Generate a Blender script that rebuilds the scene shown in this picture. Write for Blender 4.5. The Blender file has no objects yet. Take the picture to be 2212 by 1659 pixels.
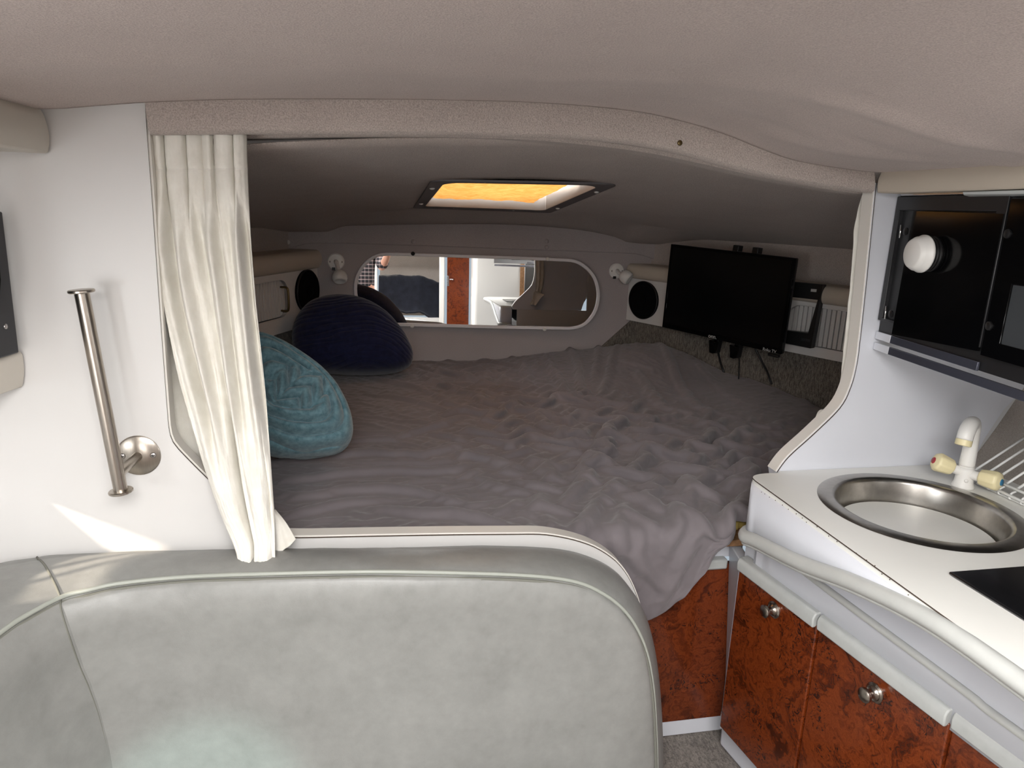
import bpy, bmesh, math, random
import numpy as np
from mathutils import Matrix, Vector
random.seed(7); RNG = np.random.RandomState(7)

# ------------------------------------------------------------------ camera
F, CX, CY = 1530.0, 1106.0, 829.5
yaw, pit, rol = map(math.radians, (11.7, 14.0, 2.1))
CAM = np.array([0, 0, 1.5])
_f0 = np.array([math.sin(yaw), math.cos(yaw), 0]); _r0 = np.array([math.cos(yaw), -math.sin(yaw), 0]); _z = np.array([0, 0, 1.0])
FW = _f0 * math.cos(pit) - _z * math.sin(pit); _u0 = _f0 * math.sin(pit) + _z * math.cos(pit)
CR = math.cos(rol) * _r0 + math.sin(rol) * _u0; CU = -math.sin(rol) * _r0 + math.cos(rol) * _u0
sc = bpy.context.scene
COL = sc.collection
cd = bpy.data.cameras.new('camera'); cam = bpy.data.objects.new('camera', cd); COL.objects.link(cam)
cd.sensor_width = 36; cd.lens = F / 2212 * 36; cd.clip_start = 0.02
cam.matrix_world = Matrix(((CR[0], CU[0], -FW[0], CAM[0]), (CR[1], CU[1], -FW[1], CAM[1]), (CR[2], CU[2], -FW[2], CAM[2]), (0, 0, 0, 1)))
sc.camera = cam

# ------------------------------------------------------------------ light and exposure
sc.view_settings.view_transform = 'Standard'; sc.view_settings.look = 'None'
sc.view_settings.gamma = 1; sc.view_settings.use_curve_mapping = False
sc.view_settings.exposure = -0.12
w = bpy.data.worlds.new('sky'); sc.world = w; w.use_nodes = True
w.node_tree.nodes['Background'].inputs[0].default_value = (.75, .88, 1, 1); w.node_tree.nodes['Background'].inputs[1].default_value = .6

def area(name, loc, aim, sx, sy, power, col=(1, 1, 1), spread=180):
    l = bpy.data.lights.new(name, 'AREA'); l.shape = 'RECTANGLE'; l.size = sx; l.size_y = sy; l.energy = power; l.color = col
    l.spread = math.radians(spread)
    o = bpy.data.objects.new(name, l); COL.objects.link(o); o.location = loc
    o.rotation_euler = (Vector(aim) - Vector(loc)).to_track_quat('-Z', 'Y').to_euler(); return o
area('daylight_companionway', (.05, -.22, 2.02), (.18, .45, .7), 1.05, 1.4, 105, (1, .98, .955))
area('ceiling_fill_aft', (-.72, -1.42, .95), (.1, 1.0, 1.5), .7, 1.0, 20, (1, .95, .91))  # area lamp added at the aft end to brighten the ceiling
area('daylight_left_window', (-1.25, -.0, 1.15), (1.0, .9, .95), .9, .34, 19, (.95, .98, 1))
area('daylight_right_window', (1.98, -.5, 1.12), (-.4, 1.1, 1.4), .8, .34, 10, (1, .97, .94))
area('daylight_deck_hatch', (.49, 2.70, 1.92), (.49, 2.70, 1.0), .50, .70, 12, (.97, .98, 1))
sun = bpy.data.lights.new('sun', 'SUN'); sun.energy = 9.0; sun.color = (1, .86, .70); sun.angle = math.radians(2.5)
so = bpy.data.objects.new('sun', sun); COL.objects.link(so)
SUND = Vector((2.0, 1.0, -1.05)).normalized(); so.rotation_euler = SUND.to_track_quat('-Z', 'Y').to_euler()
sp = bpy.data.lights.new('teal_patch_spot', 'SPOT'); sp.energy = 160; sp.color = (.62, 1, .92); sp.spot_size = math.radians(11.5); sp.spot_blend = .6; sp.shadow_soft_size = .03  # spot lamp added to make the teal light patch on the sofa
spo = bpy.data.objects.new('teal_patch_spot', sp); COL.objects.link(spo); spo.location = (.25, -.62, 1.62)
spo.rotation_euler = (Vector((-.37, 1.33, .22)) - Vector(spo.location)).to_track_quat('-Z', 'Y').to_euler()

# ------------------------------------------------------------------ helpers
V = lambda *a: np.array(a, float)
def ray(u, v): return CR * ((u - CX) / F) + CU * ((CY - v) / F) + FW
def at(u, v, ax, val):                       # point on the plane axis = val seen at pixel u, v
    d = ray(u, v); i = 'xyz'.index(ax); return CAM + d * ((val - CAM[i]) / d[i])
def atp(u, v, p0, n):                        # the same on any plane
    d = ray(u, v); return CAM + d * (((p0 - CAM) @ n) / (d @ n))
def lerp(a, b, t): return a + (b - a) * t
def unit(v): v = np.asarray(v, float); return v / np.linalg.norm(v)

def spline(pts, n, closed=False):            # Catmull-Rom through pts, n samples
    P = np.asarray(pts, float)
    if closed: Q = np.vstack([P[-1], P, P[0], P[1]]); m = len(P)
    else: Q = np.vstack([2 * P[0] - P[1], P, 2 * P[-1] - P[-2]]); m = len(P) - 1
    L = [0]
    for i in range(m): L.append(L[-1] + np.linalg.norm(Q[i + 2] - Q[i + 1]) + 1e-9)
    L = np.array(L); out = []
    for s in np.linspace(0, L[-1], n, endpoint=not closed):
        i = min(int(np.searchsorted(L, s, 'right')) - 1, m - 1); t = (s - L[i]) / (L[i + 1] - L[i])
        a, b, c, d = Q[i:i + 4]
        out.append(.5 * (2 * b + (c - a) * t + (2 * a - 5 * b + 4 * c - d) * t * t + (3 * b - a - 3 * c + d) * t ** 3))
    return np.array(out)

_perm = RNG.permutation(256); _perm = np.concatenate([_perm, _perm]); _g = RNG.uniform(0, 2 * np.pi, 256); _gx, _gy = np.cos(_g), np.sin(_g)
def perlin(x, y):
    x = np.asarray(x, float); y = np.asarray(y, float)
    xi = np.floor(x).astype(int); yi = np.floor(y).astype(int); xf = x - xi; yf = y - yi; xi &= 255; yi &= 255
    u = xf ** 3 * (xf * (xf * 6 - 15) + 10); v = yf ** 3 * (yf * (yf * 6 - 15) + 10)
    def g(ix, iy, dx, dy):
        h = _perm[_perm[ix & 255] + (iy & 255)]; return _gx[h] * dx + _gy[h] * dy
    a = g(xi, yi, xf, yf); b = g(xi + 1, yi, xf - 1, yf); c = g(xi, yi + 1, xf, yf - 1); d = g(xi + 1, yi + 1, xf - 1, yf - 1)
    return (a + (b - a) * u) * (1 - v) + (c + (d - c) * u) * v
def fbm(x, y, o=3):
    s = 0; a = 1
    for k in range(o): s = s + a * perlin(x * 2 ** k + 17.3 * k, y * 2 ** k - 9.1 * k); a *= .5
    return s
def sstep(a, b, x): t = np.clip((x - a) / (b - a), 0, 1); return t * t * (3 - 2 * t)

ORIGIN = {}
class MB:
    def __init__(s): s.v = []; s.f = []
    def add(s, vs, fs):
        o = len(s.v); s.v += [tuple(map(float, p)) for p in vs]; s.f += [tuple(i + o for i in f) for f in fs]; return s
    def box(s, c, size, rot=None):
        c = np.asarray(c, float); h = np.asarray(size, float) / 2; Rm = np.eye(3) if rot is None else np.asarray(rot)
        vs = [c + Rm @ (h * V(x, y, z)) for x in (-1, 1) for y in (-1, 1) for z in (-1, 1)]
        return s.add(vs, [(0, 1, 3, 2), (4, 6, 7, 5), (0, 4, 5, 1), (2, 3, 7, 6), (0, 2, 6, 4), (1, 5, 7, 3)])
    def prism(s, pts, d):                     # closed outline in 3D, extruded by vector d
        n = len(pts); pts = [np.asarray(p, float) for p in pts]; d = np.asarray(d, float)
        return s.add(pts + [p + d for p in pts], [tuple(range(n))[::-1], tuple(range(n, 2 * n))] + [(i, (i + 1) % n, n + (i + 1) % n, n + i) for i in range(n)])
    def ring(s, outer, inner, d):             # outline with a hole (same count), extruded
        n = len(outer); d = np.asarray(d, float); A = [np.asarray(p, float) for p in outer]; B = [np.asarray(p, float) for p in inner]
        vs = A + B + [p + d for p in A] + [p + d for p in B]; fs = []
        for i in range(n):
            j = (i + 1) % n
            fs += [(i, j, n + j, n + i), (2 * n + i, 3 * n + i, 3 * n + j, 2 * n + j), (i, 2 * n + i, 2 * n + j, j), (n + i, n + j, 3 * n + j, 3 * n + i)]
        return s.add(vs, fs)
    def tube(s, path, r, k=10, cap=True, flat=None):
        P = np.asarray(path, float); n = len(P); T = np.gradient(P, axis=0); T /= np.linalg.norm(T, axis=1)[:, None] + 1e-12
        up = V(0, 0, 1) if abs(T[0][2]) < .9 else V(1, 0, 0); N = unit(np.cross(T[0], up)); vs = []
        r = np.full(n, r) if np.isscalar(r) else np.asarray(r)
        for i in range(n):
            N = unit(N - T[i] * (N @ T[i])); B = np.cross(T[i], N)
            for j in range(k):
                a = 2 * np.pi * j / k; vs.append(P[i] + r[i] * (N * math.cos(a) + B * math.sin(a)))
        fs = [(i * k + j, i * k + (j + 1) % k, (i + 1) * k + (j + 1) % k, (i + 1) * k + j) for i in range(n - 1) for j in range(k)]
        if cap: fs += [tuple(range(k))[::-1], tuple((n - 1) * k + j for j in range(k))]
        return s.add(vs, fs)
    def lathe(s, c, axis, prof, k=32, ref=None, caps=True):   # prof: list of (radius, distance along axis)
        a = unit(axis); e1 = unit(np.cross(a, ref if ref is not None else (V(0, 0, 1) if abs(a[2]) < .9 else V(1, 0, 0)))); e2 = np.cross(a, e1); c = np.asarray(c, float)
        vs = [c + a * h + r * (e1 * math.cos(2 * np.pi * j / k) + e2 * math.sin(2 * np.pi * j / k)) for r, h in prof for j in range(k)]; n = len(prof)
        fs = [(i * k + j, i * k + (j + 1) % k, (i + 1) * k + (j + 1) % k, (i + 1) * k + j) for i in range(n - 1) for j in range(k)]
        return s.add(vs, fs + ([tuple(range(k))[::-1], tuple((n - 1) * k + j for j in range(k))] if caps else []))
    def grid(s, P):                           # P: (n, m, 3)
        n, m = P.shape[:2]
        return s.add(P.reshape(-1, 3), [(i * m + j, i * m + j + 1, (i + 1) * m + j + 1, (i + 1) * m + j) for i in range(n - 1) for j in range(m - 1)])
    def sweep(s, prof, path, cap=True):       # prof: closed list of 3D offsets, path: 3D points
        k = len(prof); n = len(path); vs = [np.asarray(p) + q for p in path for q in prof]
        fs = [(i * k + j, i * k + (j + 1) % k, (i + 1) * k + (j + 1) % k, (i + 1) * k + j) for i in range(n - 1) for j in range(k)]
        if cap: fs += [tuple(range(k))[::-1], tuple((n - 1) * k + j for j in range(k))]
        return s.add(vs, fs)
    def build(s, name, mat, parent=None, smooth=False, bevel=0, solid=0, label=None, seg=2):
        v = np.array(s.v)
        if parent is not None: o0 = ORIGIN[parent.name]
        else: lo, hi = v.min(0), v.max(0); o0 = V((lo[0] + hi[0]) / 2, (lo[1] + hi[1]) / 2, lo[2])
        me = bpy.data.meshes.new(name); me.from_pydata((v - o0).tolist(), [], s.f)
        bm = bmesh.new(); bm.from_mesh(me); bmesh.ops.recalc_face_normals(bm, faces=bm.faces); bm.to_mesh(me); bm.free()
        me.materials.append(mat)
        o = bpy.data.objects.new(name, me); COL.objects.link(o)
        if parent is not None: o.parent = parent
        else: o.location = o0
        ORIGIN[o.name] = o0
        if solid:
            md = o.modifiers.new('thickness', 'SOLIDIFY'); md.thickness = solid; md.offset = 0
        if bevel:
            md = o.modifiers.new('edges', 'BEVEL'); md.width = bevel; md.segments = seg; md.limit_method = 'ANGLE'; md.angle_limit = math.radians(40)
        if smooth or bevel:
            me.polygons.foreach_set('use_smooth', [True] * len(me.polygons))
            if not smooth or smooth == 'auto':
                try: me.set_sharp_from_angle(angle=math.radians(38))
                except Exception: pass
        if label: o['label'] = label
        return o
def tag(o, label, cat=None, group=None, kind=None):
    o['label'] = label
    if cat: o['category'] = cat
    if group: o['group'] = group
    if kind: o['kind'] = kind
    return o
def struct(o, label, cat): return tag(o, label, cat, None, 'structure')
def thing(name, label, cat, loc, group=None):
    o = bpy.data.objects.new(name, None); COL.objects.link(o); o.location = [float(c) for c in loc]; o.empty_display_size = .05
    ORIGIN[o.name] = np.asarray(loc, float); return tag(o, label, cat, group)

# ------------------------------------------------------------------ materials
def srgb(r, g, b):
    f = lambda c: ((c / 255 + .055) / 1.055) ** 2.4 if c > 10 else c / 255 / 12.92
    return (f(r), f(g), f(b), 1)
class NT:
    def __init__(s, name):
        s.m = bpy.data.materials.new(name); s.m.use_nodes = True; s.t = s.m.node_tree; s.p = s.t.nodes['Principled BSDF']; s.co = None
    def n(s, typ, **kw):
        nd = s.t.nodes.new(typ)
        for k, v in kw.items():
            if k.startswith('_'): setattr(nd, k[1:], v)
        return nd
    def L(s, a, b): s.t.links.new(a, b)
    def coord(s, scale=(1, 1, 1), rot=(0, 0, 0)):
        tc = s.n('ShaderNodeTexCoord'); mp = s.n('ShaderNodeMapping'); mp.inputs['Scale'].default_value = scale; mp.inputs['Rotation'].default_value = rot
        s.L(tc.outputs['Object'], mp.inputs[0]); return mp.outputs[0]
    def noise(s, co, scale, detail=2, rough=.5, dist=0):
        nd = s.n('ShaderNodeTexNoise'); nd.inputs['Scale'].default_value = scale; nd.inputs['Detail'].default_value = detail; nd.inputs['Roughness'].default_value = rough; nd.inputs['Distortion'].default_value = dist
        s.L(co, nd.inputs['Vector']); return nd
    def ramp(s, fac, stops):
        nd = s.n('ShaderNodeValToRGB'); cr = nd.color_ramp
        while len(cr.elements) < len(stops): cr.elements.new(.5)
        for e, (p, c) in zip(cr.elements, stops): e.position = p; e.color = c if len(c) == 4 else (*c, 1)
        s.L(fac, nd.inputs[0]); return nd.outputs[0]
    def bump(s, h, strength, dist=.002):
        nd = s.n('ShaderNodeBump'); nd.inputs['Strength'].default_value = strength; nd.inputs['Distance'].default_value = dist
        s.L(h, nd.inputs['Height']); s.L(nd.outputs[0], s.p.inputs['Normal']); return nd
    def mix(s, fac, a, b, blend='MIX'):
        nd = s.n('ShaderNodeMix'); nd.data_type = 'RGBA'; nd.blend_type = blend
        for sock, val in ((nd.inputs[0], fac), (nd.inputs[6], a), (nd.inputs[7], b)):
            if hasattr(val, 'is_output'): s.L(val, sock)
            else: sock.default_value = val
        return nd.outputs[2]
def simple(name, col, rough=.5, metal=0, spec=.5, bump=0, bscale=60, var=0, vscale=6, coat=0):
    t = NT(name); p = t.p; p.inputs['Base Color'].default_value = col; p.inputs['Roughness'].default_value = rough; p.inputs['Metallic'].default_value = metal; p.inputs['Specular IOR Level'].default_value = spec
    p.inputs['Coat Weight'].default_value = coat
    co = t.coord()
    if bump: t.bump(t.noise(co, bscale, 3).outputs[0], bump)
    if var:
        n = t.noise(co, vscale, 4, .6); a = tuple(c * (1 - var) for c in col[:3]) + (1,); b = tuple(min(1, c * (1 + var)) for c in col[:3]) + (1,)
        t.L(t.ramp(n.outputs[0], [(.3, a), (.7, b)]), p.inputs['Base Color'])
    return t.m
def carpet(name, c1, c2, scale=900, bump=.4, streak=None, dist=.002):
    t = NT(name); co = t.coord(); t.p.inputs['Roughness'].default_value = .95; t.p.inputs['Specular IOR Level'].default_value = .1
    t.p.inputs['Sheen Weight'].default_value = .15
    n = t.noise(co, scale, 2, .6); n2 = t.noise(co, 7, 3, .5)
    c = t.ramp(n.outputs[0], [(.32, c1), (.68, c2)])
    if streak:
        k = t.noise(t.coord((streak[0], streak[1], streak[2])), 1, 2, .6); c = t.mix(.55, c, t.ramp(k.outputs[0], [(.35, c1), (.65, c2)]))
    c = t.mix(.12, c, t.ramp(n2.outputs[0], [(.35, c1), (.65, c2)]))
    t.L(c, t.p.inputs['Base Color']); t.bump(n.outputs[0], bump, dist); return t.m

M = {}
M['headliner'] = carpet('headliner_fabric', srgb(170, 156, 151), srgb(200, 186, 180), 420, .35, dist=.003)
M['headliner2'] = carpet('header_fabric', srgb(160, 149, 143), srgb(198, 187, 180), 380, .5, dist=.004)
M['bowfabric'] = carpet('berth_wall_fabric', srgb(158, 150, 149), srgb(180, 172, 171), 400, .3, dist=.002)
M['hullcarpet'] = carpet('berth_side_carpet', srgb(48, 44, 40), srgb(142, 134, 124), 260, .8, streak=(170, 170, 45), dist=.006)
M['floorcarpet'] = carpet('floor_carpet', srgb(70, 64, 60), srgb(150, 142, 134), 200, .9, streak=(160, 60, 60), dist=.006)
M['hullgrey'] = carpet('galley_side_fabric', srgb(140, 132, 126), srgb(168, 160, 153), 420, .3)
M['white'] = simple('white_laminate', srgb(208, 206, 204), .33, var=.02, vscale=3)
M['white2'] = simple('white_gelcoat', srgb(212, 214, 221), .3, var=.015, vscale=4)
M['band'] = simple('edge_banding', srgb(222, 218, 211), .4)
M['darkline'] = simple('laminate_core', srgb(70, 58, 48), .6)
M['worktop'] = simple('worktop_laminate', srgb(234, 233, 228), .3, var=.025, vscale=5)
M['railgrey'] = simple('grey_rubber_bumper', srgb(184, 185, 182), .42, var=.05, vscale=14)
M['pull'] = simple('grey_finger_pull', srgb(172, 174, 172), .45, var=.08, vscale=18)
M['vinylbeige'] = simple('beige_vinyl', srgb(190, 180, 166), .5, bump=.08, bscale=300, var=.03)
M['vinylpale'] = simple('pale_vinyl', srgb(204, 198, 188), .5, bump=.08, bscale=300, var=.03)
def mk_vinyl():
    t = NT('grey_green_vinyl'); co = t.coord(); p = t.p
    n = t.noise(co, 6, 5, .65); n3 = t.noise(co, 40, 3, .6)
    c = t.ramp(n.outputs[0], [(.3, srgb(128, 128, 125)), (.7, srgb(145, 145, 142))]); c = t.mix(.25, c, t.ramp(n3.outputs[0], [(.3, srgb(121, 122, 119)), (.7, srgb(151, 151, 148))]))
    t.L(c, p.inputs['Base Color']); p.inputs['Roughness'].default_value = .42; p.inputs['Specular IOR Level'].default_value = .45
    v = t.n('ShaderNodeTexVoronoi'); v.inputs['Scale'].default_value = 420; t.L(co, v.inputs['Vector'])
    m = t.mix(.75, v.outputs['Distance'], t.noise(co, 70, 4, .7).outputs[0]); t.bump(m, .12, .003); return t.m
M['vinyl'] = mk_vinyl()
M['piping'] = simple('vinyl_piping', srgb(158, 161, 153), .42)
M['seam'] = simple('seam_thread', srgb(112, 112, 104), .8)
def mk_cloth(name, a, b, scale, bump, trans=0, wsc=(900, 900, 900), sheen=.2):
    t = NT(name); co = t.coord(); p = t.p; p.inputs['Roughness'].default_value = .9; p.inputs['Specular IOR Level'].default_value = .15; p.inputs['Sheen Weight'].default_value = sheen
    n = t.noise(co, scale, 4, .6); t.L(t.ramp(n.outputs[0], [(.3, a), (.7, b)]), p.inputs['Base Color'])
    wv = t.noise(t.coord(wsc), 1, 2, .6); m = t.mix(.5, wv.outputs[0], t.noise(co, 60, 4, .6).outputs[0]); t.bump(m, bump, .002)
    if trans:
        tr = t.n('ShaderNodeBsdfTranslucent'); tr.inputs[0].default_value = b; mx = t.n('ShaderNodeMixShader'); mx.inputs[0].default_value = trans
        out = t.t.nodes['Material Output']; t.L(p.outputs[0], mx.inputs[1]); t.L(tr.outputs[0], mx.inputs[2]); t.L(mx.outputs[0], out.inputs[0])
    return t.m
M['curtain'] = mk_cloth('cream_cotton', srgb(226, 222, 212), srgb(238, 235, 227), 25, .3, .06)
M['sheet'] = mk_cloth('grey_bedding', srgb(110, 104, 107), srgb(123, 116, 119), 5, .18, 0, (700, 700, 700), .25)
M['teal'] = mk_cloth('teal_plush', srgb(74, 108, 119), srgb(120, 152, 161), 60, .5, 0, (300, 300, 300), .3)
M['navy'] = mk_cloth('navy_velvet', srgb(16, 20, 46), srgb(27, 33, 66), 40, .3, 0, (300, 300, 300), .25)
M['foam'] = simple('yellow_foam', srgb(196, 172, 96), .9, bump=.3, bscale=200)
M['ply'] = simple('plywood_edge', srgb(150, 112, 78), .8, var=.3, vscale=60)
def mk_burl():
    t = NT('burl_laminate'); p = t.p; tc = t.coord((1, 1, 1))
    w1 = t.noise(tc, 6, 4, .6); off = t.n('ShaderNodeVectorMath'); off.operation = 'SUBTRACT'; off.inputs[1].default_value = (.5, .5, .5); t.L(w1.outputs['Color'], off.inputs[0])
    sc_ = t.n('ShaderNodeVectorMath'); sc_.operation = 'SCALE'; sc_.inputs['Scale'].default_value = .34; t.L(off.outputs[0], sc_.inputs[0])
    ad = t.n('ShaderNodeVectorMath'); ad.operation = 'ADD'; t.L(tc, ad.inputs[0]); t.L(sc_.outputs[0], ad.inputs[1])
    st = t.n('ShaderNodeMapping'); st.inputs['Scale'].default_value = (1, 1, .6); st.inputs['Rotation'].default_value = (.5, .3, 0); t.L(ad.outputs[0], st.inputs[0])
    n1 = t.noise(st.outputs[0], 13, 6, .66, 1.2); base = t.ramp(n1.outputs[0], [(.28, srgb(46, 17, 7)), (.42, srgb(90, 37, 14)), (.52, srgb(120, 54, 22)), (.62, srgb(98, 41, 16)), (.75, srgb(70, 28, 11))])
    wv = t.noise(st.outputs[0], 34, 4, .7, 2.2); lines = t.ramp(wv.outputs[0], [(.40, (1, 1, 1)), (.47, (.55, .5, .45)), (.50, (1, 1, 1)), (.58, (.6, .55, .5)), (.62, (1, 1, 1))]); c = t.mix(.75, base, lines, 'MULTIPLY')
    e = t.noise(st.outputs[0], 105, 2, .5, .9); em = t.ramp(e.outputs[0], [(.53, (0, 0, 0)), (.62, (1, 1, 1))])
    cl = t.noise(tc, 15, 3, .6, .6); cm = t.ramp(cl.outputs[0], [(.50, (0, 0, 0)), (.60, (1, 1, 1))]); mm = t.mix(1.0, em, cm, 'MULTIPLY')
    c = t.mix(mm, c, srgb(42, 16, 8)); t.L(c, p.inputs['Base Color']); p.inputs['Roughness'].default_value = .25; p.inputs['Coat Weight'].default_value = .25; p.inputs['Coat Roughness'].default_value = .08
    return t.m
M['burl'] = mk_burl()
def mk_steel(name, col, r, stretch=(40, 40, 900)):
    t = NT(name); p = t.p; p.inputs['Metallic'].default_value = 1; n = t.noise(t.coord(stretch), 1, 2, .6)
    t.L(t.ramp(n.outputs[0], [(.3, tuple(c * .86 for c in col[:3]) + (1,)), (.7, col)]), p.inputs['Base Color']); p.inputs['Roughness'].default_value = r; t.bump(n.outputs[0], .05, .001); return t.m
M['steel'] = mk_steel('brushed_steel', srgb(186, 178, 168), .28, (500, 500, 20))
M['sinksteel'] = mk_steel('worn_sink_steel', srgb(176, 172, 166), .3, (60, 60, 60))
M['chrome'] = simple('chrome', srgb(220, 220, 220), .12, 1)
M['knob'] = mk_steel('satin_nickel', srgb(170, 160, 150), .25, (60, 60, 60))
M['brass'] = simple('aged_brass', srgb(122, 104, 72), .35, 1)
M['mirror'] = simple('silvered_glass', (.93, .94, .94, 1), .0, 1)
M['plastic'] = simple('white_plastic', srgb(226, 224, 220), .35)
M['cream'] = simple('aged_cream_plastic', srgb(226, 214, 172), .4)
M['red'] = simple('red_marker', srgb(150, 40, 50), .4); M['blue'] = simple('blue_marker', srgb(40, 105, 140), .4)
M['blackgloss'] = simple('black_glass', srgb(8, 8, 9), .10, 0, .16); M['screen'] = simple('tv_screen', srgb(6, 6, 7), .22, 0, .4)
M['black'] = simple('black_plastic', srgb(20, 20, 21), .4); M['blackmatt'] = simple('black_cloth', srgb(9, 9, 10), .95, 0, .1, bump=.3, bscale=400)
M['blackframe'] = simple('black_painted_frame', srgb(30, 30, 32), .42); M['darkpanel'] = simple('dark_grey_panel', srgb(44, 44, 48), .5)
M['lensgrey'] = simple('grey_window', srgb(64, 67, 70), .3, 0, .2); M['letter'] = simple('silver_print', srgb(190, 190, 190), .4)
M['hatchframe'] = simple('dark_hatch_frame', srgb(96, 92, 94), .5); M['screw'] = simple('screw_head', srgb(190, 186, 184), .3, 1)
M['liner'] = simple('hatch_liner', srgb(224, 214, 204), .35)
def mk_shade():
    t = NT('orange_shade_fabric'); p = t.p; co = t.coord(); n = t.noise(co, 26, 5, .65, .8); c = t.ramp(n.outputs[0], [(.3, srgb(172, 112, 48)), (.7, srgb(200, 144, 78))])
    t.L(c, p.inputs['Base Color']); p.inputs['Roughness'].default_value = .9; t.bump(n.outputs[0], .5, .006)
    tr = t.n('ShaderNodeBsdfTranslucent'); t.L(c, tr.inputs[0]); mx = t.n('ShaderNodeMixShader'); mx.inputs[0].default_value = .6; t.L(p.outputs[0], mx.inputs[1]); t.L(tr.outputs[0], mx.inputs[2]); t.L(mx.outputs[0], t.t.nodes['Material Output'].inputs[0]); return t.m
M['shade'] = mk_shade()
M['stove'] = simple('black_ceramic_glass', srgb(22, 22, 24), .12, var=.25, vscale=300)
M['wire'] = simple('white_coated_wire', srgb(232, 232, 230), .35)
M['skin'] = simple('skin', srgb(206, 152, 128), .55); M['hair'] = simple('dark_hair', srgb(52, 40, 32), .7); M['trousers'] = simple('grey_cloth', srgb(128, 124, 118), .9, bump=.2)
def mk_plaid():
    t = NT('dark_plaid_cloth'); p = t.p; p.inputs['Roughness'].default_value = .9; co = t.coord(); base = srgb(40, 40, 44)
    sx = t.n('ShaderNodeSeparateXYZ'); t.L(co, sx.inputs[0]); c = base
    for ax, k in ((0, 26.0), (2, 26.0)):
        m = t.n('ShaderNodeMath'); m.operation = 'MULTIPLY'; m.inputs[1].default_value = k; t.L(sx.outputs[ax], m.inputs[0]); fr = t.n('ShaderNodeMath'); fr.operation = 'FRACT'; t.L(m.outputs[0], fr.inputs[0])
        c = t.mix(.5, c, t.ramp(fr.outputs[0], [(0, srgb(30, 30, 34)), (.48, srgb(30, 30, 34)), (.52, srgb(186, 170, 168)), (.7, srgb(186, 170, 168)), (.74, srgb(120, 70, 72)), (.84, srgb(30, 30, 34))]))
    t.L(c, p.inputs['Base Color']); return t.m
M['plaid'] = mk_plaid()

# ================================================================== SETTING
YB = 1.5                                         # aft face of the berth bulkhead
P_ = lambda pts, ax, val: [at(u, v, ax, val) for u, v in pts]
# floor
o = MB().box((.4, .4, -.03), (3.4, 4.2, .06)).build('floor', M['floorcarpet']); struct(o, 'grey flecked carpet on the cabin sole beside the burl doors', 'floor')
# bulkhead, left half with the low ledge
cut = P_([(313, 205), (315, 240), (318, 290), (330, 450), (341, 610), (352, 760), (361, 880), (365, 925), (370, 945), (380, 963), (410, 995), (440, 1025), (480, 1064), (520, 1104), (560, 1138), (600, 1156), (640, 1161), (800, 1158), (977, 1155), (1100, 1154), (1167, 1154), (1212, 1160), (1250, 1169), (1285, 1182), (1315, 1200), (1336, 1218), (1358, 1248), (1378, 1295), (1390, 1345)], 'y', YB)
cut = list(spline(cut, 110)); xr = cut[-1][0]
outl = cut + [V(xr + .01, YB, 0.0), V(-.86, YB, 0.0), V(-.86, YB, 1.70)]
bk = MB().prism(outl, (0, .04, 0)).build('wall_bulkhead_left', M['white']); struct(bk, 'white laminate bulkhead panel behind the sofa with a low ledge across the berth', 'wall')
MB().sweep([V(0, -.0012, -.0009), V(0, .0012, -.0009), V(0, .0012, .0009), V(0, -.0012, .0009)], [p + V(0, -.001, 0) for p in cut]).build('laminate_edge', M['darkline'], bk, label='dark line along the panel edge')
lp = [p + V(0, .004, 0) for p in cut]
# offset the band slightly into the opening
def offs(path, d):
    P = np.array(path); T = np.gradient(P, axis=0); out = []
    for p, t in zip(P, T): out.append(p + unit(np.cross(t, V(0, 1, 0))) * d)
    return np.array(out)
a = offs(cut, .0035); bnd = np.stack([np.array(cut) + V(0, .003, 0), a + V(0, .003, 0), a + V(0, .039, 0), np.array(cut) + V(0, .039, 0)], 1)
MB().grid(bnd).build('edge_band', M['band'], bk, 'auto', label='pale edging strip around the opening')
# bulkhead, right half
cut2 = list(spline(P_([(1893, 395), (1890, 418), (1882, 500), (1868, 640), (1857, 740), (1850, 790), (1838, 835), (1815, 880), (1760, 935), (1710, 980), (1692, 1000), (1678, 1020)], 'y', YB), 60))
outl = cut2 + [V(1.0, YB, .86), V(1.56, YB, .86)] + P_([(2105, 990), (2125, 950), (2168, 885), (2212, 840)], 'y', YB) + [V(1.80, YB, 1.35), V(1.80, YB, 1.62)]
bs = MB().prism(outl, (0, .04, 0)).build('wall_bulkhead_right', M['white2']); struct(bs, 'white laminate bulkhead panel behind the sink with a curved inner edge', 'wall')
MB().sweep([V(0, -.0012, -.0009), V(0, .0012, -.0009), V(0, .0012, .0009), V(0, -.0012, .0009)], [p + V(0, -.001, 0) for p in cut2]).build('laminate_edge', M['darkline'], bs, label='dark line along the panel edge')
a = offs(cut2, -.0035); bnd = np.stack([np.array(cut2) + V(0, .003, 0), a + V(0, .003, 0), a + V(0, .039, 0), np.array(cut2) + V(0, .039, 0)], 1)
MB().grid(bnd).build('edge_band', M['band'], bs, 'auto', label='pale edging strip on the curved edge')
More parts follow.
